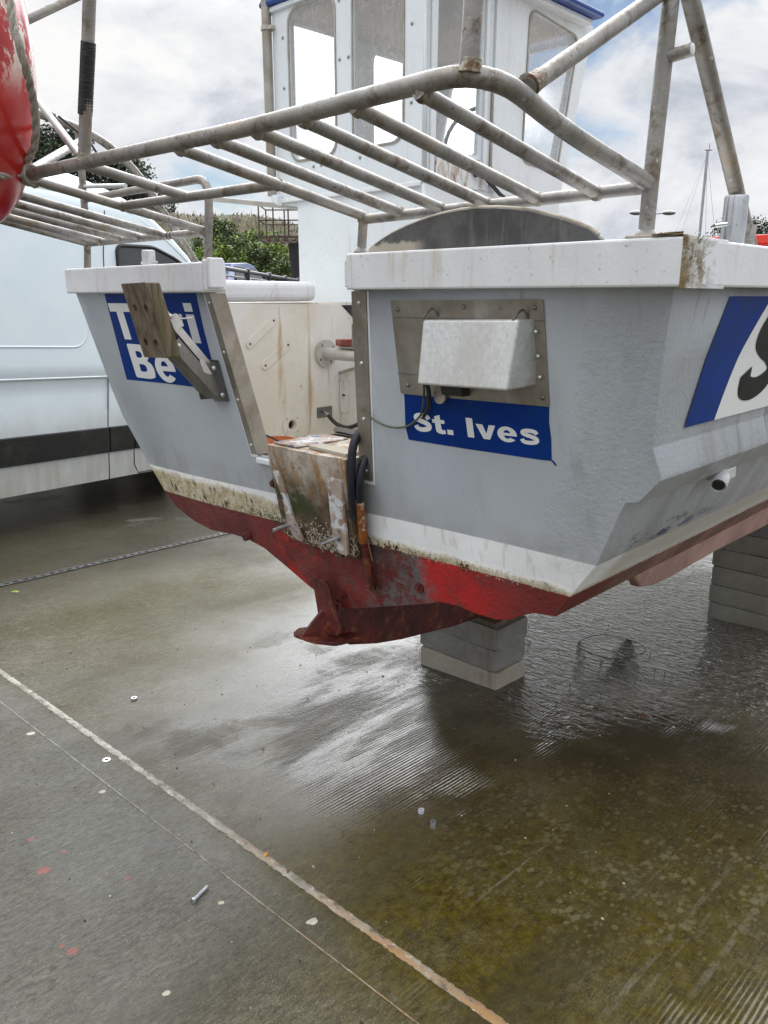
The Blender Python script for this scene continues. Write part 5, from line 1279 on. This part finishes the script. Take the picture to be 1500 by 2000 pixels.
def b_leaf(L, W, seed):
    def f(bm):
        random.seed(seed); n = 8; a = []; b = []
        for i in range(n + 1):
            t = i / n; w = W * math.sin(math.pi * t) ** .7 * random.uniform(.7, 1.2) + .0004; z = .002 + .004 * math.sin(3 * t + seed)
            a.append(bm.verts.new(((t - .5) * L, w, z + .002))); b.append(bm.verts.new(((t - .5) * L, -w, z)))
        for i in range(n): bm.faces.new((a[i], a[i + 1], b[i + 1], b[i]))
    return f
for (x, y, L, W, mt, lab, rz) in ((-.41, -.539, .022, .008, 'dead_leaf', 'curled dark leaf fragment near the washer', .4), (-.172, .05, .016, .005, 'dead_leaf', 'small brown leaf fragment below the red skeg', 1.1), (.693, 1.256, .05, .013, 'dead_leaf', 'reddish brown leaf on wet concrete right of the block stack', .2), (.844, -.273, .014, .005, 'grit', 'small black leaf fragment beside the joint strip', .6), (-2.769, .197, .05, .014, 'bush_leaf', 'small green leaf near the drain channel', .9), (.429, -.333, .02, .007, 'dead_leaf', 'dark brown chip lying on the joint strip', .5)):
    small('fallen_leaf', x, y, b_leaf(L, W, int(x * 100)), mt, lab, 'leaf', rz, .003 if lab.endswith('strip') else 0, 'leaf fragments on the slip')
def b_flake(r_, seed):
    def f(bm):
        random.seed(seed); n = 22; pts = [(r_ * (1 + .35 * mnoise.noise((math.cos(i * .2856) * 2, math.sin(i * .2856) * 2, seed))) * math.cos(2 * math.pi * i / n), r_ * .75 * (1 + .35 * mnoise.noise((math.cos(i * .2856) * 2, math.sin(i * .2856) * 2, seed))) * math.sin(2 * math.pi * i / n)) for i in range(n)]
        lo = [bm.verts.new((a, b, 0)) for a, b in pts]; hi = [bm.verts.new((a * .9, b * .9, .0012)) for a, b in pts]
        bm.faces.new(hi)
        for i in range(n): bm.faces.new((lo[i], lo[(i + 1) % n], hi[(i + 1) % n], hi[i]))
    return f
for (x, y, r_, lab) in ((.626, -.41, .0155, 'largest pale round limpet scar stuck on the concrete below the joint strip'), (.563, -.79, .0095, 'pale limpet scar near the bottom edge of the foreground'), (-.906, -.485, .016, 'whitish paint flake near the left edge beside the thin seam'), (.40, -.53, .0085, 'small pale flake next to the loose bolt'), (-.33, -.49, .011, 'pale smear beside the washer and seam')):
    small('pale_flake', x, y, b_flake(r_, int(x * 77)), 'pale_shell', lab, 'flake', 1.2, 0, 'pale flakes on the concrete')
def b_stone(r_, seed):
    def f(bm):
        m = bmesh.ops.create_icosphere(bm, subdivisions=2, radius=r_)
        for v in m['verts']: v.co = v.co * (1 + .4 * mnoise.noise(v.co / r_ + Vector((seed, 0, 0)))); v.co.z = v.co.z * .7 + r_ * .5
    return f
small('pebble', .328, -.328, b_stone(.0075, 2), 'amber_stone', 'amber pebble lodged in the joint strip', 'pebble', 0, .003)
def grit_field():
    random.seed(99); bm = bmesh.new()
    for k in range(420):
        x = random.uniform(-1.6, 1.6); y = random.uniform(-1.1, 2.2)
        if x * .7 - y > 1.6: continue
        r_ = random.choice((.0010, .0013, .0018, .0026, .0034)) * random.uniform(.7, 1.2)
        m = bmesh.ops.create_icosphere(bm, subdivisions=1, radius=r_, matrix=Matrix.Translation((x, y, gz(x, y) + r_ * .4)))
        sx, sy = random.uniform(.7, 1.8), random.uniform(.6, 1.2)
        mi = 0 if random.random() < .72 else 1
        for v in m['verts']: v.co.x = x + (v.co.x - x) * sx; v.co.y = y + (v.co.y - y) * sy
        for f in {f for v in m['verts'] for f in v.link_faces}: f.material_index = mi
    stuff(obj('grit', bm, ['grit', 'pale_shell'], None, smooth=True))
grit_field()
bm = bmesh.new()
hp = [Vector((.235 + .155 * math.cos(k * .157) * (1 + .05 * math.sin(k * .3)), 1.85 + .155 * math.sin(k * .157), 0)) for k in range(41)]
tube(bm, [Vector((p.x, p.y, gz(p.x, p.y) + .006 + .004 * math.sin(k * .5))) for k, p in enumerate(hp)], .0022, 8)
tag(obj('wire_loop', bm, 'rubber', None, smooth=True), 'dark ring of wire lying in the puddle behind the block stack', 'wire')

# ------------------------------------------------------------------ the van
A0 = Vector((-4.433, 1.391, 0)); VD = Vector((-.2739, .9618, 0)).normalized(); VN = Vector((VD.y, -VD.x, 0))   # VD: towards the bonnet, VN: towards the boat
A0.z = gz(A0.x, A0.y)
van = thing('white_van', 'white high roofed panel van with dirty sills parked left of the boat', 'van', A0, 0)
vslope = (gz(A0.x + VD.x * 2, A0.y + VD.y * 2) - gz(A0.x, A0.y)) / 2
rot = Matrix((VD.to_4d(), )) if False else None
vx = Vector((VD.x, VD.y, vslope)).normalized(); vy = Vector((-VN.x, -VN.y, 0)); vz = vx.cross(vy).normalized()
van.rotation_euler = Matrix(((vx.x, vy.x, vz.x), (vx.y, vy.y, vz.y), (vx.z, vy.z, vz.z))).to_euler()
# van local: x along the van (bonnet +), y away from the boat (near side at y = 0, width 1.98), z up
W = 1.98
prof_f = [(.28, 2.95), (.55, 3.05), (.95, 3.02), (1.25, 2.85), (1.45, 2.62), (1.62, 2.25), (1.9, 1.98), (2.2, 1.64), (2.45, 1.28), (2.62, .98), (2.74, .66), (2.80, .42), (2.82, .30)]
def vfront(z):
    for (a, b), (c, d) in zip(prof_f, prof_f[1:]):
        if a <= z <= c: return b + (d - b) * (z - a) / (c - a)
    return prof_f[-1][1] if z > 2.8 else 2.95
def vrear(z): return -3.35 + max(0, z - 1.2) * .05
def inset(z): return .0 + .03 * max(0, (.75 - z)) + (.012 if z < 1.17 else 0) * 0 + .05 * max(0, (z - 1.2) / 1.5) ** 1.6 + (max(0, z - 2.55) / .27) ** 2 * .16
def vanpt(s, z, off=0, near=True):
    i = inset(z) - off; return Vector((s, i if near else W - i, z))
zs = [.31, .33, .45, .53, .6, .7, .78, .9, 1.05, 1.19, 1.205, 1.3, 1.5, 1.7, 1.9, 2.1, 2.3, 2.45, 2.55, 2.62, 2.68, 2.73, 2.77, 2.80, 2.815]
bm = bmesh.new(); rings = []
for z in zs:
    f, r_, i = vfront(z), vrear(z), inset(z) + (.012 if 1.0 < z < 1.2 else 0); c = .10 if z < 2.4 else .14
    cf = min(.35, .16 + .25 * max(0, (z - 1.0)) * .3)
    base = [(r_, i), (f, i), (f, W - i), (r_, W - i)]; rr_ = rpoly(base, .12, 4)
    ns = [bm.verts.new((a, b, z)) for a, b in rr_]; rings.append(ns)
for a, b in zip(rings, rings[1:]):
    n = len(a)
    for j in range(n): bm.faces.new((a[j], a[(j + 1) % n], b[(j + 1) % n], b[j]))
bm.faces.new(rings[-1]); bm.faces.new(rings[0][::-1])
obj('body', bm, 'van', van, auto=40)
def side_poly(name_, pts, mat, off, thick=.006, parent=van):
    """a flat piece lying on the near side of the van: cut fine enough to follow its curve"""
    bm = plate_mesh(pts, [], thick, None)
    for v in bm.verts: v.co = vanpt(v.co.x, v.co.y, off - (thick - v.co.z) + thick * 0) if False else vanpt(v.co.x, v.co.y, off - thick + v.co.z)
    return obj(name_, bm, mat, parent)
# strip, seams, swages
def side_box(name_, s0, s1, z0, z1, mat, off, parent=van, bevel=0):
    bm = bmesh.new(); n = max(1, int(abs(z1 - z0) / .08)); rows = []
    for k in range(n + 1):
        z = z0 + (z1 - z0) * k / n; rows.append([bm.verts.new(vanpt(s0, z, -.01)), bm.verts.new(vanpt(s0, z, off)), bm.verts.new(vanpt(s1, z, off)), bm.verts.new(vanpt(s1, z, -.01))])
    for a, b in zip(rows, rows[1:]):
        for i in range(4): bm.faces.new((a[i], a[(i + 1) % 4], b[(i + 1) % 4], b[i]))
    bm.faces.new(rows[0]); bm.faces.new(rows[-1][::-1])
    return obj(name_, bm, mat, parent, bevel=bevel)
for s0, s1 in ((-3.2, -1.30), (-1.295, .352), (.364, .640), (.655, 1.26)): side_box('rub_strip', s0, s1, .545, .765, 'black_plastic', .022, bevel=.008)
door = empty_part('front_door', van)
def seam(pts, parent, r_=.0045, mat='rubber', off=.001): pipe('panel_seam', [vanpt(s, z, off) for s, z in pts], r_, parent, mat, seg=8)
seam([(.358, .30), (.358, .8), (.385, 1.2), (.40, 1.7), (.42, 2.2), (.47, 2.55)], door)
seam([(1.26, .32), (.70, .32), (.655, .40), (.648, .8), (.62, 1.0)], door)
seam([(-1.30, .31), (-1.30, 2.5)], van)
def swage(pts, r_=.008): pipe('swage_line', [vanpt(s, z, -.003) for s, z in pts], r_, van, 'van', rad=.14, seg=10)
swage([(-1.2, 1.44), (.13, 1.44), (.215, 1.60), (.235, 2.3)], .010)
pipe('swage_line', [vanpt(s, z, -.004) for s, z in ((-3.3, 1.205), (1.9, 1.19))], .009, van, 'van', seg=10)
pipe('swage_line', [vanpt(s, z, -.004) for s, z in ((-3.3, 2.33), (-.4, 2.33), (.3, 2.36))], .010, van, 'van', seg=10)
pipe('roof_gutter', [vanpt(s, z, -.004) for s, z in ((-3.2, 2.62), (.2, 2.63), (.7, 2.60), (1.15, 2.42), (1.5, 2.20))], .009, van, 'van', rad=.2, seg=10)
winp = rpoly([(.565, 2.285), (1.0, 2.315), (1.30, 2.235), (1.62, 2.06), (1.95, 1.72), (1.90, 1.50), (.59, 1.45)], .07, 5)
side_poly('door_window', winp, 'van_glass', .008, .006, door)
cxw = sum(p[0] for p in winp) / len(winp); cyw = sum(p[1] for p in winp) / len(winp)
pipe('window_rubber', [vanpt(s, z, .005) for s, z in winp + winp[:1]], .016, door, 'rubber', seg=8)
boxobj('door_handle', (.44, .60, -.035, -.006, 1.27, 1.315), 'black_plastic', door, bevel=.01)
mir = empty_part('door_mirror', van)
boxobj('mirror_shell', (1.66, 1.80, -.28, -.09, 1.52, 1.86), 'black_plastic', mir, bevel=.03, seg=3)
boxobj('mirror_stalk', (1.70, 1.78, -.10, .02, 1.55, 1.60), 'black_plastic', mir, bevel=.01)
bm = bmesh.new(); q = [(vfront(z) + .004, y, z) for (y, z) in ((.22, 1.66), (W - .22, 1.66), (W - .30, 2.24), (.30, 2.24))]; f = [bm.verts.new(p) for p in q]; g2 = [bm.verts.new((p[0] - .02, p[1], p[2])) for p in q]
bm.faces.new(f); bm.faces.new(g2[::-1])
for i in range(4): bm.faces.new((f[i], f[(i + 1) % 4], g2[(i + 1) % 4], g2[i]))
obj('windscreen', bm, 'van_glass', van)
for yy in (.12, W - .12): boxobj('headlight', (2.60, 2.70, yy - .1, yy + .1, .80, 1.02), 'clear_plastic', van, bevel=.03)
boxobj('front_bumper', (2.70, 2.88, .03, W - .03, .24, .52), 'black_plastic', van, bevel=.04)
boxobj('grille', (2.70, 2.765, .5, W - .5, .58, .78), 'black_plastic', van, bevel=.01)
boxobj('underbody', (-3.1, 2.6, .15, W - .15, .315, .36), 'rubber', van)
for s in (1.90, -1.75):
    for y in (.02, W - .24):
        w_ = empty_part('wheel', van); w_.location = (s, y, .335)
        bm = bmesh.new(); rows = []
        for (yy, r_) in ((.0, .24), (.0, .31), (.03, .335), (.19, .335), (.22, .31), (.22, .24)): rows.append([bm.verts.new((r_ * math.cos(2 * math.pi * k / 36), yy, r_ * math.sin(2 * math.pi * k / 36))) for k in range(36)])
        for i in range(6):
            a, b = rows[i], rows[(i + 1) % 6]
            for k in range(36): bm.faces.new((a[k], a[(k + 1) % 36], b[(k + 1) % 36], b[k]))
        obj('tyre', bm, 'rubber', w_, auto=40)
        bm = bmesh.new(); cyl(bm, (0, .02, 0), (0, .20, 0), .239, 32); cyl(bm, (0, .005, 0), (0, .02, 0), .07, 16); obj('rim', bm, 'dark_steel', w_, auto=40)
    side_poly('wheel_arch', [(s + .40 * math.cos(R(a)), max(.285, .335 + .42 * math.sin(R(a)))) for a in range(-5, 186, 10)], 'rubber', .002, .004)

# ------------------------------------------------------------------ beyond: quay, hill, railing, trees
def ngrid(name_, f, nu, nv, mat, sm=True):
    bm = bmesh.new(); g = [[bm.verts.new(f(i / nu, j / nv)) for i in range(nu + 1)] for j in range(nv + 1)]
    for j in range(nv):
        for i in range(nu): bm.faces.new((g[j][i], g[j][i + 1], g[j + 1][i + 1], g[j + 1][i]))
    return obj(name_, bm, mat, None, smooth=sm)
# quay level to the left of the slip, with a stone wall
bm = bmesh.new()
qv = [bg(-2.72, 9.6, .95), bg(-2.72, 60, .95), bg(-60, 60, .95), bg(-60, 9.6, .95)]
lo = [bm.verts.new(Vector((p.x, p.y, -3))) for p in qv]; hi = [bm.verts.new(p) for p in qv]
bm.faces.new(hi)
for i in range(4): bm.faces.new((lo[i], lo[(i + 1) % 4], hi[(i + 1) % 4], hi[i]))
structure(obj('quay', bm, 'quay_stone'))
ngrid('quay_road', lambda u, v: bg(-40 + 37 * u, 10.2 + 49 * v, .956), 2, 2, 'tarmac', False)['kind'] = 'structure'
def hillf(u, v):
    x = -62 + 66 * u; d = 33 + 30 * v
    env = max(0, min(1, (1 - u) * 7)) ; top = 4.6 * min(1, v * 3.0) ** .8
    h = .9 + (top + .9 * mnoise.noise((x * .12, d * .12, 0)) + .35 * mnoise.noise((x * .5, d * .5, 2))) * (env ** .6) * (1 if v > 0 else 0)
    return bg(x, d, h if v > 0 else .6)
ngrid('hill', hillf, 90, 30, 'hill_turf')['kind'] = 'structure'
def hill_z(x, d):
    u = (x + 62) / 66; v = (d - 33) / 30
    return hillf(max(0, min(1, u)), max(.001, min(1, v))).z
def leafcard(bm, p, s, mi=0, up=.3):
    n = Vector((random.gauss(0, 1), random.gauss(0, 1), random.gauss(up, 1))).normalized(); a = n.orthogonal().normalized(); b = n.cross(a); t = random.uniform(0, 6.28)
    a, b = a * math.cos(t) + b * math.sin(t), b * math.cos(t) - a * math.sin(t); w = s * random.uniform(.35, .6)
    f = bm.faces.new([bm.verts.new(q) for q in (p - a * s, p + b * w, p + a * s, p - b * w)]); f.material_index = mi
# tufts of dry grass along the ridge
random.seed(31); bm = bmesh.new()
for k in range(9000):
    x = random.uniform(-22, 1.5); d = random.uniform(36, 52); z = hill_z(x, d)
    if mnoise.noise((x * .3, d * .3, 5)) < -.15 and random.random() < .7: continue
    p = bg(x, d, z); h = random.uniform(.06, .22) * (2 if random.random() < .06 else 1); w = .025; q = Vector((random.uniform(-.12, .12), random.uniform(-.12, .12), h))
    bm.faces.new([bm.verts.new(v) for v in (p - RT * w, p + RT * w, p + q)])
stuff(obj('dry_grass', bm, 'dry_grass'))
BN = 0
def bush(x, d, r_, h, light, label):
    random.seed(int(x * 31 + d * 17)); z = hill_z(x, d); t = thing('bush', label, 'bush', bg(x, d, z - .1), 0, 'bushes on the hillside')
    bm = bmesh.new()
    cl = [(Vector((random.uniform(-1, 1) * r_ * .75, random.uniform(-1, 1) * r_ * .75, random.uniform(.25, .95) * h)), random.uniform(.22, .42) * r_) for _ in range(16)]
    for c, cr_ in cl:
        for k in range(130):
            v = Vector((random.gauss(0, 1), random.gauss(0, 1), random.gauss(0, 1))).normalized() * cr_ * random.uniform(.6, 1.08); leafcard(bm, c + v, random.uniform(.05, .10), 0 if random.random() < (.75 if light else .2) else 1)
    obj('foliage', bm, ['bush_leaf', 'bush_leaf_dark'], t)
    bm = bmesh.new()
    for k in range(5): tube(bm, [(0, 0, 0), (random.uniform(-.3, .3) * r_, random.uniform(-.3, .3) * r_, h * .4), (random.uniform(-.6, .6) * r_, random.uniform(-.6, .6) * r_, h * .75)], [.05, .035, .015], 6)
    obj('stems', bm, 'bark', t)
for i, (x, d, r_, h, l) in enumerate(((-7.2, 35, 1.0, 1.3, 1), (-6.2, 34.6, .9, 1.5, 1), (-5.4, 35.3, 1.1, 1.5, 0), (-8.3, 36, 1.2, 1.2, 0), (-4.9, 36.4, 1.0, 1.3, 1), (-6.7, 37, 1.2, 1.4, 0), (-7.7, 38.5, 1.0, 1.2, 0), (-4.2, 35, 1.0, 1.2, 0), (-9.4, 35, 1.2, 1.5, 1), (-5.9, 38.5, .9, 1.1, 1), (-10.8, 36, 1.3, 1.6, 0), (-3.3, 34.5, 1.0, 1.1, 0))):
    lab = ('bright green bush low on the hillside', 'bright green bush at the middle of the hillside', 'dark green bush among brighter ones', 'dark bush on the left of the hillside', 'light green bush below the ridge', 'dark bush just under the ridge', 'dark bush on the ridge line', 'dull bush near the steel platform', 'bright bush at the left foot of the hill', 'light green bush near the ridge top', 'dark bush behind the van roof', 'dull green bush behind the dark column')[i]
    bush(x, d, r_, h, l, lab)
# a small hut on the ridge
hut = thing('ridge_hut', 'tiny brown hut on the ridge of the hill', 'hut', bg(-7.55, 50, hill_z(-7.55, 50) - .1))
boxobj('hut_walls', (-.55, .55, -.4, .4, 0, .55), 'rusty_frame', hut); boxobj('hut_roof', (-.62, .62, -.47, .47, .552, .60), 'bark', hut)

def pine(x, d, z0, H, spread, label, seed, cz=.35, dense=1.0, group='pine trees', flat=False):
    random.seed(seed); t = thing('pine_tree', label, 'tree', bg(x, d, z0), 0, group)
    bm = bmesh.new(); top = Vector((random.uniform(-.4, .4), random.uniform(-.4, .4), H * .93)); mid = Vector((random.uniform(-.3, .3), random.uniform(-.3, .3), H * .5))
    tube(bm, [(0, 0, -.5), mid * .4 + Vector((.1, 0, 0)), mid, top * .8, top], [H * .028, H * .024, H * .019, H * .010, H * .004], 9)
    tips = []; nb = int(26 * dense)
    for k in range(nb):
        f = cz + (1 - cz) * (k + .5) / nb; base = mid.lerp(top, max(0, (f - .5) / .43)) if f > .5 else mid * (f / .5)
        a = k * 2.4 + random.uniform(-.4, .4); prof = math.sin(math.pi * min(1, ((f - cz) / (1 - cz)) * .80 + .16)) ** .7 if not flat else (.45 + .55 * math.sin(math.pi * ((f - cz) / (1 - cz))) )
        L = spread * prof * random.uniform(.7, 1.1); tip = base + Vector((math.cos(a) * L, math.sin(a) * L, L * random.uniform(.05, .35)))
        m_ = base.lerp(tip, .5) + Vector((0, 0, -.08 * L)); tube(bm, [base, m_, tip], [H * .008, H * .005, H * .002], 5); tips += [tip, base.lerp(tip, .72) + Vector((random.uniform(-.3, .3), random.uniform(-.3, .3), .2)) * spread * .2, base.lerp(tip, .45)]
    obj('trunk', bm, 'bark', t, smooth=True)
    bm = bmesh.new()
    for c in tips + [top]:
        r_ = spread * random.uniform(.15, .27)
        for k in range(int(95 * dense)):
            v = Vector((random.gauss(0, 1), random.gauss(0, 1), random.gauss(0, .62))).normalized(); v *= r_ * random.uniform(.35, 1.1)
            leafcard(bm, c + v, random.uniform(.045, .085) * spread ** .45, 0 if random.random() < .74 or v.z < 0 else 1, .5)
    obj('crown', bm, ['pine_leaf', 'pine_leaf_light'], t)
pine(-18.6, 44, .9, 9.3, 3.2, 'dark pine behind the red buoy and white van', 51, .25, 1.3)
pine(-16.2, 45, .9, 8.6, 2.8, 'tall dark pine behind the left gantry pipes', 52, .25, 1.3)
pine(-13.6, 44, .9, 7.2, 2.5, 'shorter dark pine right of the taped post', 53, .2, 1.3)
pine(-21.5, 47, .9, 9.0, 3.2, 'dark pine at the far left edge', 54, .25, 1.2)
pine(24.3, 58, -1.6, 8.2, 2.4, 'open crowned pine left of the chrome bollard', 61, .52, .9, flat=True)
pine(28.0, 59, -1.6, 8.0, 2.9, 'open crowned pine right of the chrome bollard', 62, .50, .9, flat=True)
pine(22.2, 60, -1.6, 4.0, 1.5, 'low scrubby pine at the foot of the mast', 63, .3, .6, flat=True)
pine(32.5, 60, -1.6, 5.5, 2.6, 'low pine at the right edge of the skyline', 64, .3, .8, flat=True)

# railing along the quay
rl = thing('quay_railing', 'dark blue railing with grey mesh hoops along the quay below the hill', 'railing')
def qp(f, z): return bg(-2.66 + (f - 14) * .015, f, z)
pipe('top_rail', [qp(10, 2.045), qp(52, 2.045)], .038, rl, 'rail_black'); pipe('lower_rail', [qp(10, 1.10), qp(52, 1.10)], .022, rl, 'rail_black')
f = 10.6; k = 0
while f < 52:
    bm = bmesh.new(); cyl(bm, qp(f, .95), qp(f, 2.06), .055, 12); dome(bm, qp(f, 2.07), (0, 0, 1), .062, .05); obj('post', bm, 'rail_black', rl, auto=40)
    a, b = f + .25, f + 2.45
    bm = bmesh.new(); tube(bm, [qp(a, 1.12), qp(a, 1.93), qp(b, 1.93), qp(b, 1.12)], .018, 8, .12)
    for q in range(1, 6): tube(bm, [qp(a, 1.12 + q * .13), qp(b, 1.12 + q * .13)], .005, 5, caps=False) if False else cyl(bm, qp(a, 1.12 + q * .13), qp(b, 1.12 + q * .13), .005, 5)
    obj('mesh_infill', bm, 'rail_grey', rl, smooth=True)
    f += 2.7
# blue car parked behind the railing
car = thing('parked_car', 'small blue car parked behind the quay railing', 'car', bg(-4.05, 21.5, .956), YAW + R(80))
def loft(bm, secs):
    rg = [[bm.verts.new(p) for p in s] for s in secs]
    for a, b in zip(rg, rg[1:]):
        for i in range(len(a)): bm.faces.new((a[i], a[(i + 1) % len(a)], b[(i + 1) % len(a)], b[i]))
    bm.faces.new(rg[0][::-1]); bm.faces.new(rg[-1])
def csec(x, w, z0, z1): return [Vector((x, s * w, z)) for s, z in ((-1, z0), (1, z0), (1, z1 - .06), (.9, z1), (-.9, z1), (-1, z1 - .06))]
bm = bmesh.new(); loft(bm, [csec(-1.95, .70, .3, .80), csec(-1.8, .80, .22, .95), csec(-.9, .83, .2, .98), csec(.9, .83, .2, .96), csec(1.6, .80, .22, .84), csec(1.95, .68, .3, .66)]); obj('body', bm, 'car_blue', car, bevel=.04, auto=50)
bm = bmesh.new(); loft(bm, [[Vector((x, s * w, z)) for s, w, z in ((-1, .78, .95), (1, .78, .95), (1, .62, zt), (-1, .62, zt))] for x, zt in ((-1.72, .98), (-1.35, 1.40), (-.2, 1.46), (.35, 1.40), (.95, .97))]); obj('cabin', bm, 'car_blue', car, auto=50, bevel=.03)
for sy in (-1, 1):
    plate('side_window', [(-1.42, 1.0), (.68, 1.0), (.28, 1.33), (-1.22, 1.35)], [], .012, lambda a, b, d: Vector((a, sy * (.785 - (b - .95) * .34 + d - .002), b)), 'van_glass', car)
bm = bmesh.new(); q = [(-1.70, -.55, 1.04), (-1.70, .55, 1.04), (-1.42, .50, 1.37), (-1.42, -.50, 1.37)]; v = [bm.verts.new(p) for p in q]; v2 = [bm.verts.new((p[0] - .02, p[1], p[2] + .01)) for p in q]
bm.faces.new(v); bm.faces.new(v2[::-1])
for i in range(4): bm.faces.new((v[i], v[(i + 1) % 4], v2[(i + 1) % 4], v2[i]))
obj('rear_window', bm, 'van_glass', car)
for sy in (-1, 1): boxobj('tail_light', (-1.90, -1.78, sy * .70 - .09, sy * .70 + .09, .72, 1.02), 'lamp_red', car, bevel=.02)
for sx in (-1.2, 1.25):
    for sy in (-.80, .62):
        bm = bmesh.new(); cyl(bm, (sx, sy, .30), (sx, sy + .18, .30), .30, 24); obj('wheel', bm, 'rubber', car, auto=40)
# raised steel platform and dark column
pf = thing('steel_platform', 'rusty raised steel platform with open railings on a black column', 'platform', bg(-3.25, 26, .95), YAW)
bm = bmesh.new()
for k in range(6): box(bm, -.45 + k * .26, -.40 + k * .26, -.8, .8, 2.25, 2.33)
for y in (-.8, .75): box(bm, -.5, 1.0, y, y + .05, 2.331, 2.40)
obj('deck_frame', bm, 'rusty_frame', pf)
for (x, y) in ((-.48, -.78), (-.05, -.78), (.40, -.78), (-.48, .78), (.1, .78), (.6, .78)): pipe('stanchion', [(x, y, 2.40), (x, y, 3.28)], .022, pf, 'rusty_frame')
for y in (-.78, .78):
    for z in (2.84, 3.28): pipe('guard_rail', [(-.48, y, z), (1.0, y, z)], .020, pf, 'rusty_frame')
for z in (2.84, 3.28): pipe('guard_rail', [(-.48, -.78, z), (-.48, .78, z)], .020, pf, 'rusty_frame')
bm = bmesh.new(); tube(bm, [(.62, 0, 2.24), (.68, 0, 1.5), (.85, 0, .6), (1.0, 0, -.2)], [.34, .33, .33, .34], 20); obj('column', bm, 'rubber', pf, auto=40)
# yacht mast and street lamp on the right
yt = thing('sailing_yacht', 'grey yacht mast with thin stays rising beyond the starboard gunwale', 'yacht', bg(23.2, 62, -1.2), YAW)
pipe('mast', [(0, 0, .6), (.0, 0, 12.9)], .10, yt, 'mast_alloy'); pipe('boom', [(0, 0, 5.0), (-2.0, -.3, 4.85)], .05, yt, 'mast_alloy')
for e_ in ((-4.0, 0, .9), (-3.2, -1.0, 1.2), (1.3, 1.0, 1.0), (2.4, 0, 1.0)): pipe('stay', [(0, 0, 12.7), e_], .012, yt, 'mast_alloy', seg=5)
bm = bmesh.new(); cyl(bm, (.1, 0, 12.9), (.1, 0, 13.4), .02, 6); box(bm, -.2, .3, -.03, .03, 12.92, 12.97); obj('wind_vane', bm, 'rubber', yt)
bm = bmesh.new(); loft(bm, [[Vector((x, s * w, z)) for s, w, z in ((0, 0, z0), (1, w * .8, (z0 + 1) / 2), (1, w, 1.0), (-1, w, 1.0), (-1, w * .8, (z0 + 1) / 2))] for x, w, z0 in ((-4.2, .7, .3), (-2, 1.2, -.1), (0, 1.35, -.3), (2.4, 1.0, -.1), (4.6, .08, .6))]); obj('hull', bm, 'sail_hull', yt, auto=50)
bm = bmesh.new(); box(bm, -1.5, 1.2, -.7, .7, 1.002, 1.45); obj('coachroof', bm, 'sail_hull', yt, bevel=.15)
sl_ = thing('street_lamp', 'twin headed street lamp against the sky behind the starboard upright', 'street lamp', bg(14.55, 46, -1.6), YAW)
pipe('pole', [(0, 0, 0), (0, 0, 7.55)], .07, sl_, 'dark_steel')
for s in (-1, 1):
    pipe('lamp_arm', [(0, 0, 7.5), (s * .55, 0, 7.58)], .03, sl_, 'dark_steel')
    bm = bmesh.new(); m = bmesh.ops.create_uvsphere(bm, u_segments=16, v_segments=10, radius=1, matrix=Matrix.Translation((s * .88, 0, 7.58)) @ Matrix.Diagonal((.38, .16, .12, 1))); obj('lamp_head', bm, 'dark_steel', sl_, smooth=True)
